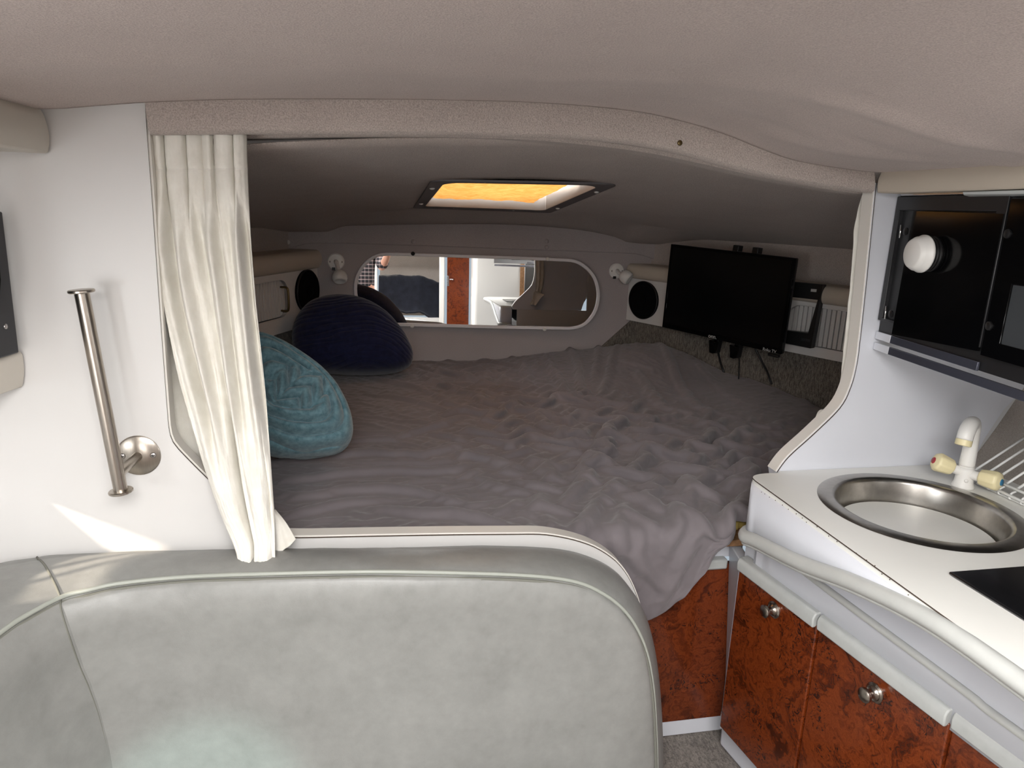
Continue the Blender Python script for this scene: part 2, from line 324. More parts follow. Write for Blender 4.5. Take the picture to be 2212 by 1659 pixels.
# header over the opening
top = [(313, 221), (400, 216), (500, 213), (640, 212), (760, 212), (900, 213), (1000, 215), (1120, 218), (1250, 226), (1380, 240), (1480, 262), (1560, 286), (1640, 318), (1710, 343), (1790, 358), (1889, 370)]
bot = [(323, 290), (400, 289), (500, 288), (640, 289), (760, 290), (900, 291), (1000, 292), (1120, 295), (1250, 299), (1380, 313), (1480, 333), (1560, 356), (1640, 376), (1710, 391), (1790, 404), (1887, 417)]
YH = 1.485
T3 = spline(P_(top, 'y', YH), 70); B3 = spline(P_(bot, 'y', YH), 70)
hd = MB()
q = np.stack([T3 + V(0, 0, .06), T3, lerp(T3, B3, .5) + V(0, -.004, 0), B3 + V(0, -.002, .006), B3 + V(0, .006, 0), B3 + V(0, .026, 0), B3 + V(0, .03, .01), T3 + V(0, .03, .06)], 1)
hd.grid(q); hd.add(list(q[0]), [tuple(range(8))]); hd.add(list(q[-1]), [tuple(range(8))[::-1]])
ho = hd.build('trim_1', M['headliner2'], None, 'auto'); struct(ho, 'padded taupe fabric header curving over the berth opening', 'header')
lipb = [(330, 300), (530, 299), (640, 297), (760, 296), (900, 296), (1000, 298), (1150, 304), (1300, 318), (1400, 332), (1500, 352), (1600, 375), (1700, 395), (1800, 412), (1890, 425)]
B4 = spline(P_(lipb, 'y', 1.60), 70)
q = np.stack([B4 + V(0, -.02, .10), B4 + V(0, -.02, .008), B4 + V(0, -.012, 0), B4 + V(0, .05, .0), B4 + V(0, .06, .10)], 1)
l2 = MB().grid(q).build('inner_lip', M['headliner2'], ho, 'auto', label='set-back lower lip of the header')
sn = at(1467, 309, 'y', YH)
MB().lathe(sn + V(0, -.002, 0), (0, -1, 0), [(.005, 0), (.006, .002), (.004, .004), (.0025, .0045)], 14).build('snap_stud', M['brass'], ho, True, label='small brass snap stud')
# main ceiling
prof = np.array([[-1.6, 1.54], [-1.1, 1.60], [-.8, 1.632]] + [[p[0], p[2]] for p in P_([(90, 233), (200, 227), (300, 220)] + top[1:], 'y', YH)] + [[1.25, 1.612], [1.5, 1.615], [1.8, 1.60], [2.2, 1.56]])
pc = spline(np.c_[prof[:, 0], prof[:, 1]], 400)
xs = np.linspace(-1.5, 2.1, 150); zs = np.interp(xs, pc[:, 0], pc[:, 1]); ys = np.concatenate([np.linspace(YH + .001, .46, 60)])
X, Y = np.meshgrid(xs, ys); Zp = np.tile(zs, (len(ys), 1))
fl = sstep(1.3, -.1, Y); Z = Zp + fl * .006 * np.sin(3 * X)
for (x0, y0, x1, y1, wd, h) in [(.80, 1.35, 1.25, 1.05, .03, -.004), (.70, 1.05, 1.3, .9, .028, -.006), (.8, 1.2, 1.3, 1.15, .02, .003), (.3, 1.2, .9, 1.0, .04, -.003), (.55, 1.32, .8, 1.3, .03, .003), (-.4, 1.1, .2, 1.2, .05, -.003)]:
    dx, dy = x1 - x0, y1 - y0; tt = np.clip(((X - x0) * dx + (Y - y0) * dy) / (dx * dx + dy * dy), 0, 1); d2 = (X - x0 - tt * dx) ** 2 + (Y - y0 - tt * dy) ** 2; Z = Z + h * np.exp(-d2 / wd ** 2)
G = np.stack([X, Y, Z], 2)
co = MB().grid(G).build('ceiling', M['headliner'], None, True, solid=.004); struct(co, 'pale taupe fabric headliner over the main cabin', 'ceiling')
# roof aft of the headliner, around the open companionway
rf = MB(); rf.box((-1.05, -.40, 1.70), (.9, 1.76, .03)); rf.box((1.35, -.40, 1.70), (1.5, 1.76, .03)); rf.box((.3, -1.42, 1.70), (3.6, .3, .03))
o = rf.build('ceiling', M['white']); struct(o, 'white deck moulding around the open companionway', 'ceiling')
# hull sides of the main cabin
hp = [(-.668, 1.5), (-.765, 1.2), (-.86, .9), (-.98, .3), (-1.05, -.3), (-1.1, -1.5)]
def strip(path, z0, z1, lean=0, n=2): return np.stack([np.array([[x + lean * (z - z0), y, z] for x, y in path]) for z in np.linspace(z0, z1, n)], 0)
# left side: rows of panels leave an added low hole, shaped to cast the sun patch, and a window
wl = MB()
hx = lambda y: np.interp(y, [p[1] for p in hp[::-1]], [p[0] for p in hp[::-1]])
FL = .10
def sunhole(T):
    d = V(*SUND); t = 0
    for _ in range(4000):
        q = V(*T) - d * t
        if q[0] <= hx(q[1]) - FL: return (q[1], q[2])
        t += .0005
hole = [sunhole(T) for T in [(-.648, 1.5, .884), (-.431, 1.5, .768), (-.545, 1.30, .79), (-.648, 1.27, .79), (-.645, 1.37, .79), (-.57, 1.49, .78)]]
outr = [(1.53, 1.16), (1.34, 1.16), (.9, 1.16), (.9, 0), (1.31, 0), (1.53, 0)]
hv = lambda P2, f=FL: [V(hx(y) - f, y, z) for y, z in P2]
wl.add(hv(outr) + hv(hole), [(i, (i + 1) % 6, 6 + (i + 1) % 6, 6 + i) for i in range(6)])
hm = np.mean(hole, 0)
for dy, dz, w_ in ((.012, -.004, .010), (-.035, -.012, .006)): wl.box((hx(hm[0] + dy) - FL - .002, hm[0] + dy, hm[1] + dz), (.004, w_, .14))  # thin bars added across the hole to stripe the sun patch
wl.grid(strip(hp[:3], 1.16, 1.72)); wl.grid(np.stack([np.array(hv([(1.53, 1.16), (1.2, 1.16), (.9, 1.16)])), np.array(hv([(1.53, 1.16), (1.2, 1.16), (.9, 1.16)], 0))], 0))
wl.grid(strip(hp[2:], 0, 1.0)); wl.grid(strip(hp[2:4], 1.0, 1.72)); wl.grid(strip(hp[3:5], 1.42, 1.72)); wl.grid(strip(hp[4:], 1.0, 1.72))
o = wl.build('wall_left', M['white'], None, solid=.006); struct(o, 'white left hull lining at the left edge beside the sofa', 'wall')
hs = [(1.56, 1.5), (1.56, 1.2), (1.56, .6), (1.56, .1), (1.56, -1.5)]
ws = MB(); zz = np.array([.80, .898, .974, 1.086, 1.25, 1.45, 1.62]); xx = np.array([1.50, 1.571, 1.618, 1.68, 1.74, 1.79, 1.82])
prof_s = lambda y0, y1, sel: np.stack([np.array([[x, y, z] for x, z in zip(xx[sel], zz[sel])]) for y in (y0, y1)], 0)
ws.grid(prof_s(1.5, 0.0, slice(0, 7))); ws.grid(prof_s(0, -1.0, slice(0, 4))); ws.grid(prof_s(0, -1.0, slice(5, 7))); ws.grid(prof_s(-1.0, -1.5, slice(0, 7)))
o = ws.build('wall_right', M['hullgrey'], None, solid=.006); struct(o, 'sloping grey fabric hull side behind the dish rack', 'wall')

# outer shell: deck over the berth with the hatch cut-out, hull sides forward, added sun-blocking wall to left
sh = MB()
for cx, cy, sx, sy in [(.5, 1.845, 5.2, .87), (.5, 3.45, 5.2, .70), (-.94, 2.69, 2.31, .82), (1.94, 2.69, 2.35, .82), (.5, .96, 5.2, .92)]: sh.box((cx, cy, 1.83), (sx, sy, .04))
sh.box((.5, 1.56, 1.77), (5.0, .03, .10))
struct(sh.build('ceiling', M['white']), 'white deck over the berth with the hatch opening, outside the view', 'deck')
struct(MB().box((-2.05, 2.67, .9), (.04, 2.3, 1.9)).build('wall_hull_left', M['white']), 'outer hull side left of the berth, outside the view', 'hull')
struct(MB().box((3.05, 2.67, .9), (.04, 2.3, 1.9)).build('wall_hull_right', M['white']), 'outer hull side right of the berth, outside the view', 'hull')
struct(MB().box((.5, 3.78, .9), (5.1, .04, 1.9)).build('wall_hull_bow', M['white']), 'outer hull ahead of the bow wall, outside the view', 'hull')
struct(MB().box((-1.36, 1.56, .9), (1.38, .03, 1.9)).build('wall_closing_left', M['white']), 'closing panel outboard of the left bulkhead, outside the view', 'wall')
struct(MB().box((2.35, 1.56, .9), (1.5, .03, 1.9)).box((1.32, 1.555, .43), (.58, .014, .86)).build('wall_closing_right', M['white']), 'closing panel outboard of and below the right bulkhead, outside the view', 'wall')
struct(MB().box((1.95, 1.2, 1.0), (.04, .75, 1.7)).build('wall_galley_outer', M['white']), 'outer hull behind the galley, outside the view', 'hull')
o = MB().box((-1.62, -.65, 1.9), (.04, 2.7, 4.0)).build('wall_sun_block', M['white']); struct(o, 'unseen white wall added to left to block the sun', 'wall')  # wall added outside the hull to keep sun out of the other openings
# ---- forward berth shell
XC = .557
def fceil(x, y): return 1.662 - .107 * (y - 1.55) - .085 * np.abs(x - XC) ** 2.0 + .004 * np.sin(5 * x + 2 * y)
def berth_half(y): return np.interp(y, [1.5, 2.3, 2.53, 3.6], [1.56, 1.43, 1.335, .815])
HX0, HX1, HY0, HY1 = .215, .765, 2.28, 3.10
xs = np.unique(np.concatenate([np.linspace(-1.25, HX0, 24), np.linspace(HX0, HX1, 9), np.linspace(HX1, 2.35, 24)])); ys = np.unique(np.concatenate([np.linspace(1.61, HY0, 9), np.linspace(HY0, HY1, 9), np.linspace(HY1, 3.66, 9)]))
fc = MB(); X, Y = np.meshgrid(xs, ys); Z = fceil(X, Y); fc.v = [tuple(p) for p in np.stack([X, Y, Z], 2).reshape(-1, 3)]; m = len(xs)
for i in range(len(ys) - 1):
    for j in range(m - 1):
        cx, cy = (xs[j] + xs[j + 1]) / 2, (ys[i] + ys[i + 1]) / 2
        if HX0 < cx < HX1 and HY0 < cy < HY1: continue
        fc.f.append((i * m + j, i * m + j + 1, (i + 1) * m + j + 1, (i + 1) * m + j))
o = fc.build('ceiling', M['headliner2'], None, True, solid=.004); struct(o, 'dim taupe fabric headliner sloping down over the berth around the hatch', 'ceiling')
def bxz(x, z): return V(x, 3.6, z)
o = MB().prism([bxz(-.6, .55), bxz(1.75, .55), bxz(1.75, 1.46), bxz(-.6, 1.46)], (0, .03, 0)).build('wall_bow', M['bowfabric']); struct(o, 'mauve grey fabric wall at the head of the berth behind the mirror', 'wall')
tr_low = spline(P_([(540, 560), (575, 552), (615, 541), (652, 529), (680, 526), (760, 527), (900, 531), (1120, 539), (1340, 547), (1382, 551), (1420, 563), (1460, 580), (1500, 592)], 'y', 3.585), 60)
o = MB().prism(list(tr_low) + [V(1.75, 3.585, 1.46), V(-.6, 3.585, 1.46)], (0, .014, 0)).build('trim_2', M['bowfabric'], bevel=.005); struct(o, 'fabric covered valance panel above the mirror, held by snap caps', 'valance')
tv_ = o
for i, (u, v) in enumerate([(622, 523), (893, 522), (1181, 534), (1181, 521), (1423, 556)]):
    MB().lathe(at(u, v, 'y', 3.585), (0, -1, 0), [(.011, 0), (.011, .003), (.008, .006), (.001, .007)], 16).build('snap_cap', M['plastic'] if i in (0, 4) else M['bowfabric'], tv_, True)
# step in the headliner edge at the bow
stp = spline(P_([(540, 500), (620, 500), (695, 501), (715, 498), (740, 489), (775, 487), (950, 484), (1100, 485), (1240, 495), (1330, 512), (1350, 522), (1400, 527), (1500, 530)], 'y', 3.56), 60)
back = np.array([V(p[0], 3.18, float(fceil(p[0], 3.18)) - .003) for p in stp]); mid = np.array([V(p[0], 3.45, lerp(float(fceil(p[0], 3.18)), p[2], .72)) for p in stp])
o = MB().grid(np.stack([back, lerp(back, mid, .5) + V(0, 0, .004), mid, stp, stp + V(0, .025, .004)], 0)).build('trim_3', M['headliner2'], None, True); struct(o, 'rolled edge of the berth headliner where it meets the valance', 'headliner edge')
# berth sides
YS = np.concatenate([[3.62], np.linspace(3.6, 1.545, 40)])
sideS = [(XC + berth_half(y), y) for y in YS]; sideP = [(XC - berth_half(y) , y) for y in YS]
def wallpath(path, d, z0, z1): return np.stack([np.array([[x + d, y, z] for x, y in path]) for z in (z0, z1)], 0)
wdg = [at(u, v, 'y', 3.585) for u, v in [(1290, 758), (1330, 722), (1362, 694), (1420, 700), (1420, 800), (1290, 800)]]
o = MB().grid(wallpath(sideS, .012, .5, 1.0)).build('wall_berth_right', M['hullcarpet'], None, solid=.006); struct(o, 'dark flecked carpet on the right berth side under the television', 'wall'); MB().prism(wdg, (0, .012, 0)).build('carpet_corner', M['hullcarpet'], o)
o = MB().grid(wallpath(sideP, -.012, .5, 1.0)).build('wall_berth_left', M['hullcarpet'], None, solid=.006); struct(o, 'dark flecked carpet on the left berth side behind the pillows', 'wall')
o = MB().grid(wallpath(sideS, .11, .95, 1.5)).build('wall_berth_right_upper', M['headliner2'], None, solid=.006); struct(o, 'shadowed fabric side above the right bolster in the berth', 'wall')
o = MB().grid(wallpath(sideP, -.11, .95, 1.5)).build('wall_berth_left_upper', M['headliner2'], None, solid=.006); struct(o, 'shadowed fabric side above the left bolster in the berth', 'wall')

# ---- aft end of the cabin, seen only in the mirror
YA = -1.35
af = MB(); af.box((-1.05, YA - .02, 1.55), (1.0, .04, .3)); af.box((.15, YA - .02, 1.52), (.75, .04, .36)); af.box((1.5, YA - .02, .86), (1.2, .04, 1.72)); af.box((-.55, YA - .02, .28), (2.2, .04, .56))
o = af.build('wall_aft', M['white']); struct(o, 'white aft bulkhead reflected in the mirror', 'wall')
o = MB().box((.15, YA - .35, 1.05), (.72, .03, .98)).build('wall_aft_cabin', M['hullgrey']); struct(o, 'grey lining of the aft berth reflected in the mirror', 'wall')
o = MB().box((-.25, YA + .0, .9), (.05, .08, 1.75)).build('trim_4', M['plastic'], bevel=.01); struct(o, 'white door post left of the aft berth in the mirror', 'post')
o = MB().box((.53, YA + .0, .9), (.06, .08, 1.75)).build('trim_5', M['plastic'], bevel=.01); struct(o, 'white door post between aft berth and burl door in the mirror', 'post')

# ================================================================== SOFA
sofa = thing('sofa', 'pale grey green vinyl corner sofa backrest in front of the bulkhead', 'sofa', (-.05, 1.3, 0))
ZT = .772
Sp = [V(-.70, .80, ZT), V(-.665, 1.02, ZT)] + [at(u, v, 'z', ZT) for u, v in [(0, 1370), (60, 1330), (135, 1291), (190, 1277), (260, 1262), (400, 1248)]]
Sp += [at(u, v, 'y', y) for u, v, y in [(560, 1242, 1.335), (800, 1237, 1.325), (1000, 1240, 1.325), (1150, 1246, 1.328), (1240, 1258, 1.33), (1295, 1280, 1.33), (1340, 1313, 1.33), (1372, 1355, 1.33), (1395, 1410, 1.33), (1408, 1480, 1.33), (1414, 1560, 1.33), (1417, 1659, 1.33)]]
Sp += [V(Sp[-1][0] + .004, 1.33, .10)]
iS = 4 + 0                                       # index of the seam point (135,1291) in Sp
S = spline(Sp, 400)
kseam = int(np.argmin(np.linalg.norm(S - Sp[4], axis=1)))
kcor = int(np.argmin(np.linalg.norm(S - at(1340, 1313, 'y', 1.33), axis=1)))
Bp = [V(-.955, .80, ZT), V(-.895, 1.05, ZT), V(-.838, 1.24, ZT), V(-.765, 1.44, ZT), V(-.672, 1.487, ZT), V(-.615, 1.49, ZT), V(-.54, 1.49, ZT), at(330, 1187, 'y', 1.49)]
Bp += [at(u, v, 'y', 1.49) for u, v in [(540, 1182), (800, 1180), (1000, 1176), (1130, 1177), (1215, 1184), (1275, 1200), (1325, 1226), (1362, 1266), (1390, 1320), (1408, 1390), (1420, 1480), (1428, 1600)]]
Bp += [V(Bp[-1][0] + .004, 1.49, .10)]
# resample B against the same parameter as S (knot by knot)
def knot_resample(Pk, Qk, n):
    P = np.asarray(Pk); L = np.r_[0, np.cumsum(np.linalg.norm(np.diff(P, axis=0), axis=1))]; out = []
    full = spline(Qk, 2000); kn = [int(np.argmin(np.linalg.norm(full - q, axis=1))) for q in Qk]
    tt = np.linspace(0, L[-1], n); idx = np.interp(tt, L, kn); i0 = np.clip(idx.astype(int), 0, 1998)
    return full[i0] + (full[i0 + 1] - full[i0]) * (idx - i0)[:, None]
B = knot_resample(Sp, Bp, 400)
W = np.linspace(0, 1, 14)
Tn = np.gradient(S, axis=0); Tn /= np.linalg.norm(Tn, axis=1)[:, None]; across = B - S; across /= np.linalg.norm(across, axis=1)[:, None]
Nt = np.cross(across, Tn); Nt *= np.sign((Nt @ V(.3, 0, 1)))[:, None]
for k in range(400):
    if Nt[k] @ (S[k] - V(-.1, 1.4, .2)) < 0: Nt[k] *= -1
Pt = np.stack([lerp(S, B, w) + Nt * (.017 * math.sin(math.pi * min(1, w * 1.08)) ** .6 - .004) for w in W], 1)
Pt[..., 2] += .0022 * fbm(Pt[..., 0] * 7, Pt[..., 1] * 9 + Pt[..., 2] * 6, 3)
g0 = Pt[:kseam + 1]; g1 = Pt[kseam:]
MB().grid(g0).build('top_panel', M['vinyl'], sofa, True); MB().grid(g1).build('top_panel', M['vinyl'], sofa, True)
# piping along the seam
MB().tube(S + Nt * .002, .0045, 8).build('piping', M['piping'], sofa, True)
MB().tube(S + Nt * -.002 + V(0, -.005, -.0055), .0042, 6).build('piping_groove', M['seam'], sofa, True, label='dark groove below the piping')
# front panels (Coons patches)
def coons(topc, botc, lef, rig, n, m):
    rs = lambda c, k: np.array([c[int(round(i))] for i in np.linspace(0, len(c) - 1, k)]) if len(c) != k else np.asarray(c)
    tq, bq, lq, rq = spline(topc, n), spline(botc, n), spline(lef, m), spline(rig, m); out = np.zeros((m, n, 3))
    for j in range(m):
        v = j / (m - 1)
        for i in range(n):
            u = i / (n - 1)
            out[j, i] = (1 - v) * tq[i] + v * bq[i] + (1 - u) * lq[j] + u * rq[j] - ((1 - u) * (1 - v) * tq[0] + u * (1 - v) * tq[-1] + (1 - u) * v * bq[0] + u * v * bq[-1])
    return out
sb = [S[kseam], at(156, 1350, 'y', 1.300), at(181, 1422, 'y', 1.312), at(203, 1475, 'y', 1.318), at(226, 1545, 'y', 1.325), at(250, 1659, 'y', 1.33)]; sb.append(V(sb[-1][0] + .004, 1.33, .10))
right = [S[k] for k in range(kcor, 400, 12)] + [S[-1]]
topc = [S[k] for k in range(kseam, kcor, 8)] + [S[kcor]]
fr = coons(topc, [sb[-1], V(0, 1.32, .10), S[-1]], sb, right, 150, 90)
def puff(G, amt, wd, nrm, edges):
    m, n = G.shape[:2]; out = G.copy()
    dt = np.linalg.norm(G - G[:1], axis=2); dl = np.linalg.norm(G - G[:, :1], axis=2); dr = np.linalg.norm(G - G[:, -1:], axis=2)
    d = np.full((m, n), 1.0)
    if 't' in edges: d = np.minimum(d, dt)
    if 'l' in edges: d = np.minimum(d, dl * 2.2)
    if 'r' in edges: d = np.minimum(d, dr)
    f = np.clip(d / wd, 0, 1); h = amt * (np.sqrt(np.clip(1 - (1 - f) ** 2, 0, 1)) - .35 * (1 - sstep(0, .1, f)))
    return out + h[..., None] * nrm
fr = puff(fr, .020, .075, V(0, -1, 0), 'tr'); fr[..., 1] += .0035 * fbm(fr[..., 0] * 5, fr[..., 2] * 5, 3) - .012 * np.exp(-((fr[..., 0] - .08) / .35) ** 2 - ((fr[..., 2] - .35) / .25) ** 2)
# puckers by the seam and top edge
fr[..., 1] -= .0018 * np.exp(-((fr[..., 2] - .735) / .02) ** 2) * perlin(fr[..., 0] * 38, fr[..., 2] * 14)
MB().grid(fr).build('front_panel', M['vinyl'], sofa, True)
topl = [S[k] for k in range(0, kseam, 8)] + [S[kseam]]
fl_ = coons(topl, [V(-.70, .80, .10), V(-.66, 1.05, .10), sb[-1]], [S[0], V(-.70, .8, .10)], sb, 60, 90)
fl_ = puff(fl_, .014, .07, unit(V(.75, -.65, 0)), 't')
MB().grid(fl_).build('front_panel', M['vinyl'], sofa, True, label='narrower front panel left of the stitched seam')
sv = spline(sb, 80); sv[:, 1] = sv[:, 1] - .020 * np.sqrt(np.clip(1 - (1 - np.clip((sv[0, 2] - sv[:, 2]) / .075, 0, 1)) ** 2, 0, 1)); MB().tube(sv + V(.0, -.0025, 0), .0017, 6).build('stitched_seam', M['seam'], sofa, True)
MB().tube(Pt[kseam] + Nt[kseam] * .0005, .0022, 6).build('stitched_seam', M['seam'], sofa, True)
MB().box((-.02, 1.02, .17), (1.25, .58, .12)).build('seat', M['vinyl'], sofa, bevel=.03)
MB().box((-.02, 1.06, .055), (1.2, .5, .11)).build('plinth', M['white'], sofa)

chp = at(990, 1151, 'y', 1.512); MB().add([chp + V(-.012, -.010, .0022), chp + V(.014, .002, .0022), chp + V(-.004, -.002, .0022), chp + V(-.016, .004, .0022)], [(0, 1, 2), (0, 2, 3)]).build('chip', M['darkline'], bk, label='dark chip in the ledge edging')
# ================================================================== PORT SIDE
def bolster(name, ends, prof, mat, label, cat='bolster'):
    return tag(MB().sweep(prof, ends).build(name, mat, None, 'auto'), label, cat)
hd1 = unit(at(0, 320, 'z', 1.563) - V(-.572, 1.497, 1.563))
q = spline(P_([(85, 231), (97, 250), (106, 280), (109, 305), (105, 332)], 'y', 1.495), 14)
pr_ = [p - q[-1] for p in q] + [V(-.10, 0, 0), V(-.10, 0, .10)]
tag(MB().sweep(pr_, [q[-1], q[-1] + hd1 * .02, q[-1] + hd1 * .35, q[-1] + hd1 * .9]).build('bolster', M['vinylpale'], None, 'auto', bevel=.004), 'pale vinyl padded bolster high on the left side under the headliner', 'bolster')
lo = [at(0, 772, 'z', 1.2) - at(40, 757, 'z', 1.2)]
q = spline(P_([(22, 762), (40, 756), (50, 765), (54, 795), (53, 818), (50, 836)], 'y', 1.495), 14)
hd2 = unit(V(-.24, -1, 0))
pr_ = [p - q[-1] for p in q] + [V(-.10, 0, 0), V(-.10, 0, .08)]
tag(MB().sweep(pr_, [q[-1], q[-1] + hd2 * .02, q[-1] + hd2 * .3, q[-1] + hd2 * .6]).build('bolster', M['vinylpale'], None, 'auto', bevel=.004), 'pale vinyl padded bolster low on the left side below the dark speaker panel', 'bolster')
# dark panel with a speaker on the left hull
sp_ = thing('speaker_panel', 'dark grey speaker panel on the left hull at the left edge', 'speaker', (-.70, 1.3, 1.2))
a = at(29, 765, 'x', -.655); hpv = unit(V(-.055, -.3, 0)); e0 = V(-.663, 1.47, 1.2)
MB().prism([e0, e0 + V(.004, .0, .26), e0 + hpv * .5 + V(0, 0, .26), e0 + hpv * .5], (.014, -.002, 0)).build('panel', M['darkpanel'], sp_, bevel=.003)
MB().lathe(e0 + hpv * .14 + V(.014, 0, .16), (.98, -.18, 0), [(.10, 0), (.10, .012), (.088, .02), (.03, .026), (.001, .026)], 32).build('speaker_grille', M['blackmatt'], sp_, True)
MB().lathe(e0 + hpv * .03 + V(.014, 0, .055), (.98, -.18, 0), [(.005, 0), (.005, .002), (.001, .003)], 12).build('screw', M['screw'], sp_, True)

# ================================================================== TOWEL HOLDER
th = thing('paper_towel_holder', 'brushed steel paper towel holder, upright rod on a round wall flange', 'towel holder', at(300, 983, 'y', 1.5))
A = at(176, 630, 'y', 1.425); Bq = at(261, 1060, 'y', 1.425); dr = unit(Bq - A); fc_ = at(300, 983, 'y', 1.5)
MB().tube([A, Bq], .0128, 24).build('rod', M['steel'], th, 'auto')
for P0, s in ((A, -1), (Bq, 1)): MB().lathe(P0 - dr * s * .002, dr * s, [(.021, 0), (.0225, .0015), (.0225, .0045), (.021, .006), (.004, .007)], 28).build('end_cap', M['steel'], th, 'auto')
MB().lathe(fc_ - V(0, 0, 0), (0, -1, 0), [(.0425, 0), (.0425, .003), (.039, .0055), (.012, .008), (.001, .008)], 40).build('flange', M['steel'], th, 'auto')
j = A + dr * ((fc_ - A) @ dr + .012)
MB().tube([fc_ + V(0, -.004, 0), fc_ * .5 + j * .5, j], .0095, 18).build('arm', M['steel'], th, 'auto')
for dx in (-.029, .029):
    sc0 = MB().lathe(fc_ + V(dx, -.0055, .001), (0, -1, 0), [(.0062, 0), (.0062, .0015), (.004, .003), (.0008, .003)], 16).build('screw', M['screw'], th, True)
    MB().box(fc_ + V(dx, -.0088, .001), (.006, .0006, .0013)).box(fc_ + V(dx, -.0088, .001), (.0013, .0006, .006)).build('cross_slot', M['black'], sc0)

# ================================================================== CURTAINS
def edge(pts, n, dep):
    P2 = np.array(pts, float); L = P2[:, 1]; vv = np.linspace(L[0], L[-1], n); c = spline(np.c_[P2, np.zeros(len(P2))], 400); uu = np.interp(vv, c[:, 1], c[:, 0])
    return np.array([at(u, v, 'y', d) for u, v, d in zip(uu, vv, dep)])
cu = thing('curtain', 'cream cotton curtain hanging in folds at the left side of the berth opening', 'curtain', (-.3, 1.5, .79))
NTt, NSs = 220, 260
tt = np.linspace(0, 1, NTt)
dep = np.interp(tt, [0, .1, .6, .78, .9, 1], [1.535, 1.54, 1.53, 1.48, 1.445, 1.392])
Lc = edge([(325, 290), (331, 370), (338, 450), (347, 560), (363, 680), (388, 800), (415, 900), (438, 990), (460, 1060), (486, 1130), (510, 1190), (515, 1223)], NTt, dep)
Rc = edge([(533, 290), (534, 340), (537, 420), (543, 530), (551, 640), (560, 730), (571, 840), (580, 940), (587, 1030), (592, 1110), (594, 1203)], NTt, dep)
s = np.linspace(0, 1, NSs); Tm, Sm = np.meshgrid(tt, s, indexing='ij')
Pc = Lc[:, None] * (1 - s)[None, :, None] + Rc[:, None] * s[None, :, None]
def lobes(Sm, Tm, br, dep_):
    h = np.zeros_like(Sm)
    for a, b, am in br:
        x = np.clip((Sm - a) / (b - a), 0, 1); h += np.where((Sm >= a) & (Sm <= b), am * np.sqrt(np.clip(np.sin(np.pi * x), 0, 1)), 0)
    return h
wob = .05 * np.sin(2.1 * Tm * 3 + Sm * 4) * sstep(.06, .4, Tm) * np.sin(np.pi * Sm)
S2 = np.clip(Sm + wob, 0, 1)
h1 = lobes(S2, Tm, [(0, .155, .020), (.165, .36, .022), (.36, .52, .016), (.52, .66, .018), (.685, .84, .022), (.84, 1.0, .018)], 0)
h2 = .015 * np.sin(2 * np.pi * (3.6 * S2 + .25 * np.sin(4 * Tm))) + .009 * np.sin(2 * np.pi * (6.3 * S2 - .7 * Tm)) + .006 * perlin(S2 * 14, Tm * 3)
h3 = (1 - .75 * sstep(.86, .97, Tm)) * lobes(S2, Tm, [(0, .47, .030), (.47, .62, .004), (.62, .93, .022), (.93, 1, .006)], 0) + .004 * perlin(S2 * 9, Tm * 6)
k12 = sstep(.10, .28, Tm); k23 = sstep(.58, .85, Tm)
H = h1 * (1 - k12) + (h2 + .01) * k12 * (1 - k23) * 1.15 + h3 * k23
seamd = np.exp(-((Tm - .082) / .006) ** 2) * .004
crease = .022 * np.exp(-((S2 - .47 - .05 * np.sin(3 * Tm)) / .03) ** 2) * sstep(.55, .8, Tm)
H = H - seamd - crease + .0016 * fbm(Sm * 20, Tm * 60, 3) + .0008 * perlin(Sm * 40, Tm * 14)
H[:, -6:] *= np.linspace(1, .6, 6)
Pc[..., 1] -= H; Pc[..., 0] += .004 * np.sin(2 * np.pi * 4 * S2) * (1 - k12)
# bottom hem curls toward the viewer on the sofa top
hem = sstep(.955, 1, Tm); Pc[..., 1] -= hem * (.03 * np.sin(np.pi * np.clip(Sm * 1.1, 0, 1)) ** .7); Pc[..., 2] += hem * (-.012 + .0 * Sm)
MB().grid(Pc).build('drape', M['curtain'], cu, True, solid=.0012)
MB().tube(Pc[18, 4:-3] + V(0, -.0004, 0), .0007, 5).build('header_stitching', M['band'], cu, True)
MB().tube(Pc[40:-4, -30] + V(0, -.0006, 0), .0006, 4).build('hem_stitching', M['band'], cu, True)
# rear fold inside the berth, behind the panel edge
n2 = 80; t2 = np.linspace(0, 1, 100)
Lr = edge([(322, 400), (345, 700), (372, 900), (400, 985), (440, 1050)], 100, np.full(100, 1.575)); Rr = edge([(420, 400), (440, 700), (470, 900), (490, 985), (500, 1060)], 100, np.full(100, 1.56))
s2 = np.linspace(0, 1, n2); Tm2, Sm2 = np.meshgrid(t2, s2, indexing='ij'); Pr = Lr[:, None] * (1 - s2)[None, :, None] + Rr[:, None] * s2[None, :, None]; Pr[..., 1] -= .012 * np.sin(9 * Sm2 + 2 * Tm2) + .004 * perlin(Sm2 * 8, Tm2 * 8)
MB().grid(Pr).build('rear_fold', M['curtain'], cu, True, solid=.0012, label='shaded back fold behind the panel edge')
# lower right corner turned out over the ledge
La = [at(592, 1095, 'y', 1.495), at(588, 1150, 'y', 1.47), at(585, 1207, 'y', 1.44)]; Ra = [at(594, 1100, 'y', 1.50), at(618, 1130, 'y', 1.478), at(639, 1166, 'y', 1.45)]
La, Ra = spline(La, 50), spline(Ra, 50); s3 = np.linspace(0, 1, 40); Pf = La[:, None] * (1 - s3)[None, :, None] + Ra[:, None] * s3[None, :, None]
T3_, S3_ = np.meshgrid(np.linspace(0, 1, 50), s3, indexing='ij'); Pf[..., 1] += -.008 * np.sin(np.pi * S3_) + .003 * np.sin(14 * S3_) * T3_
MB().grid(Pf).build('turned_corner', M['curtain'], cu, True, solid=.0012)
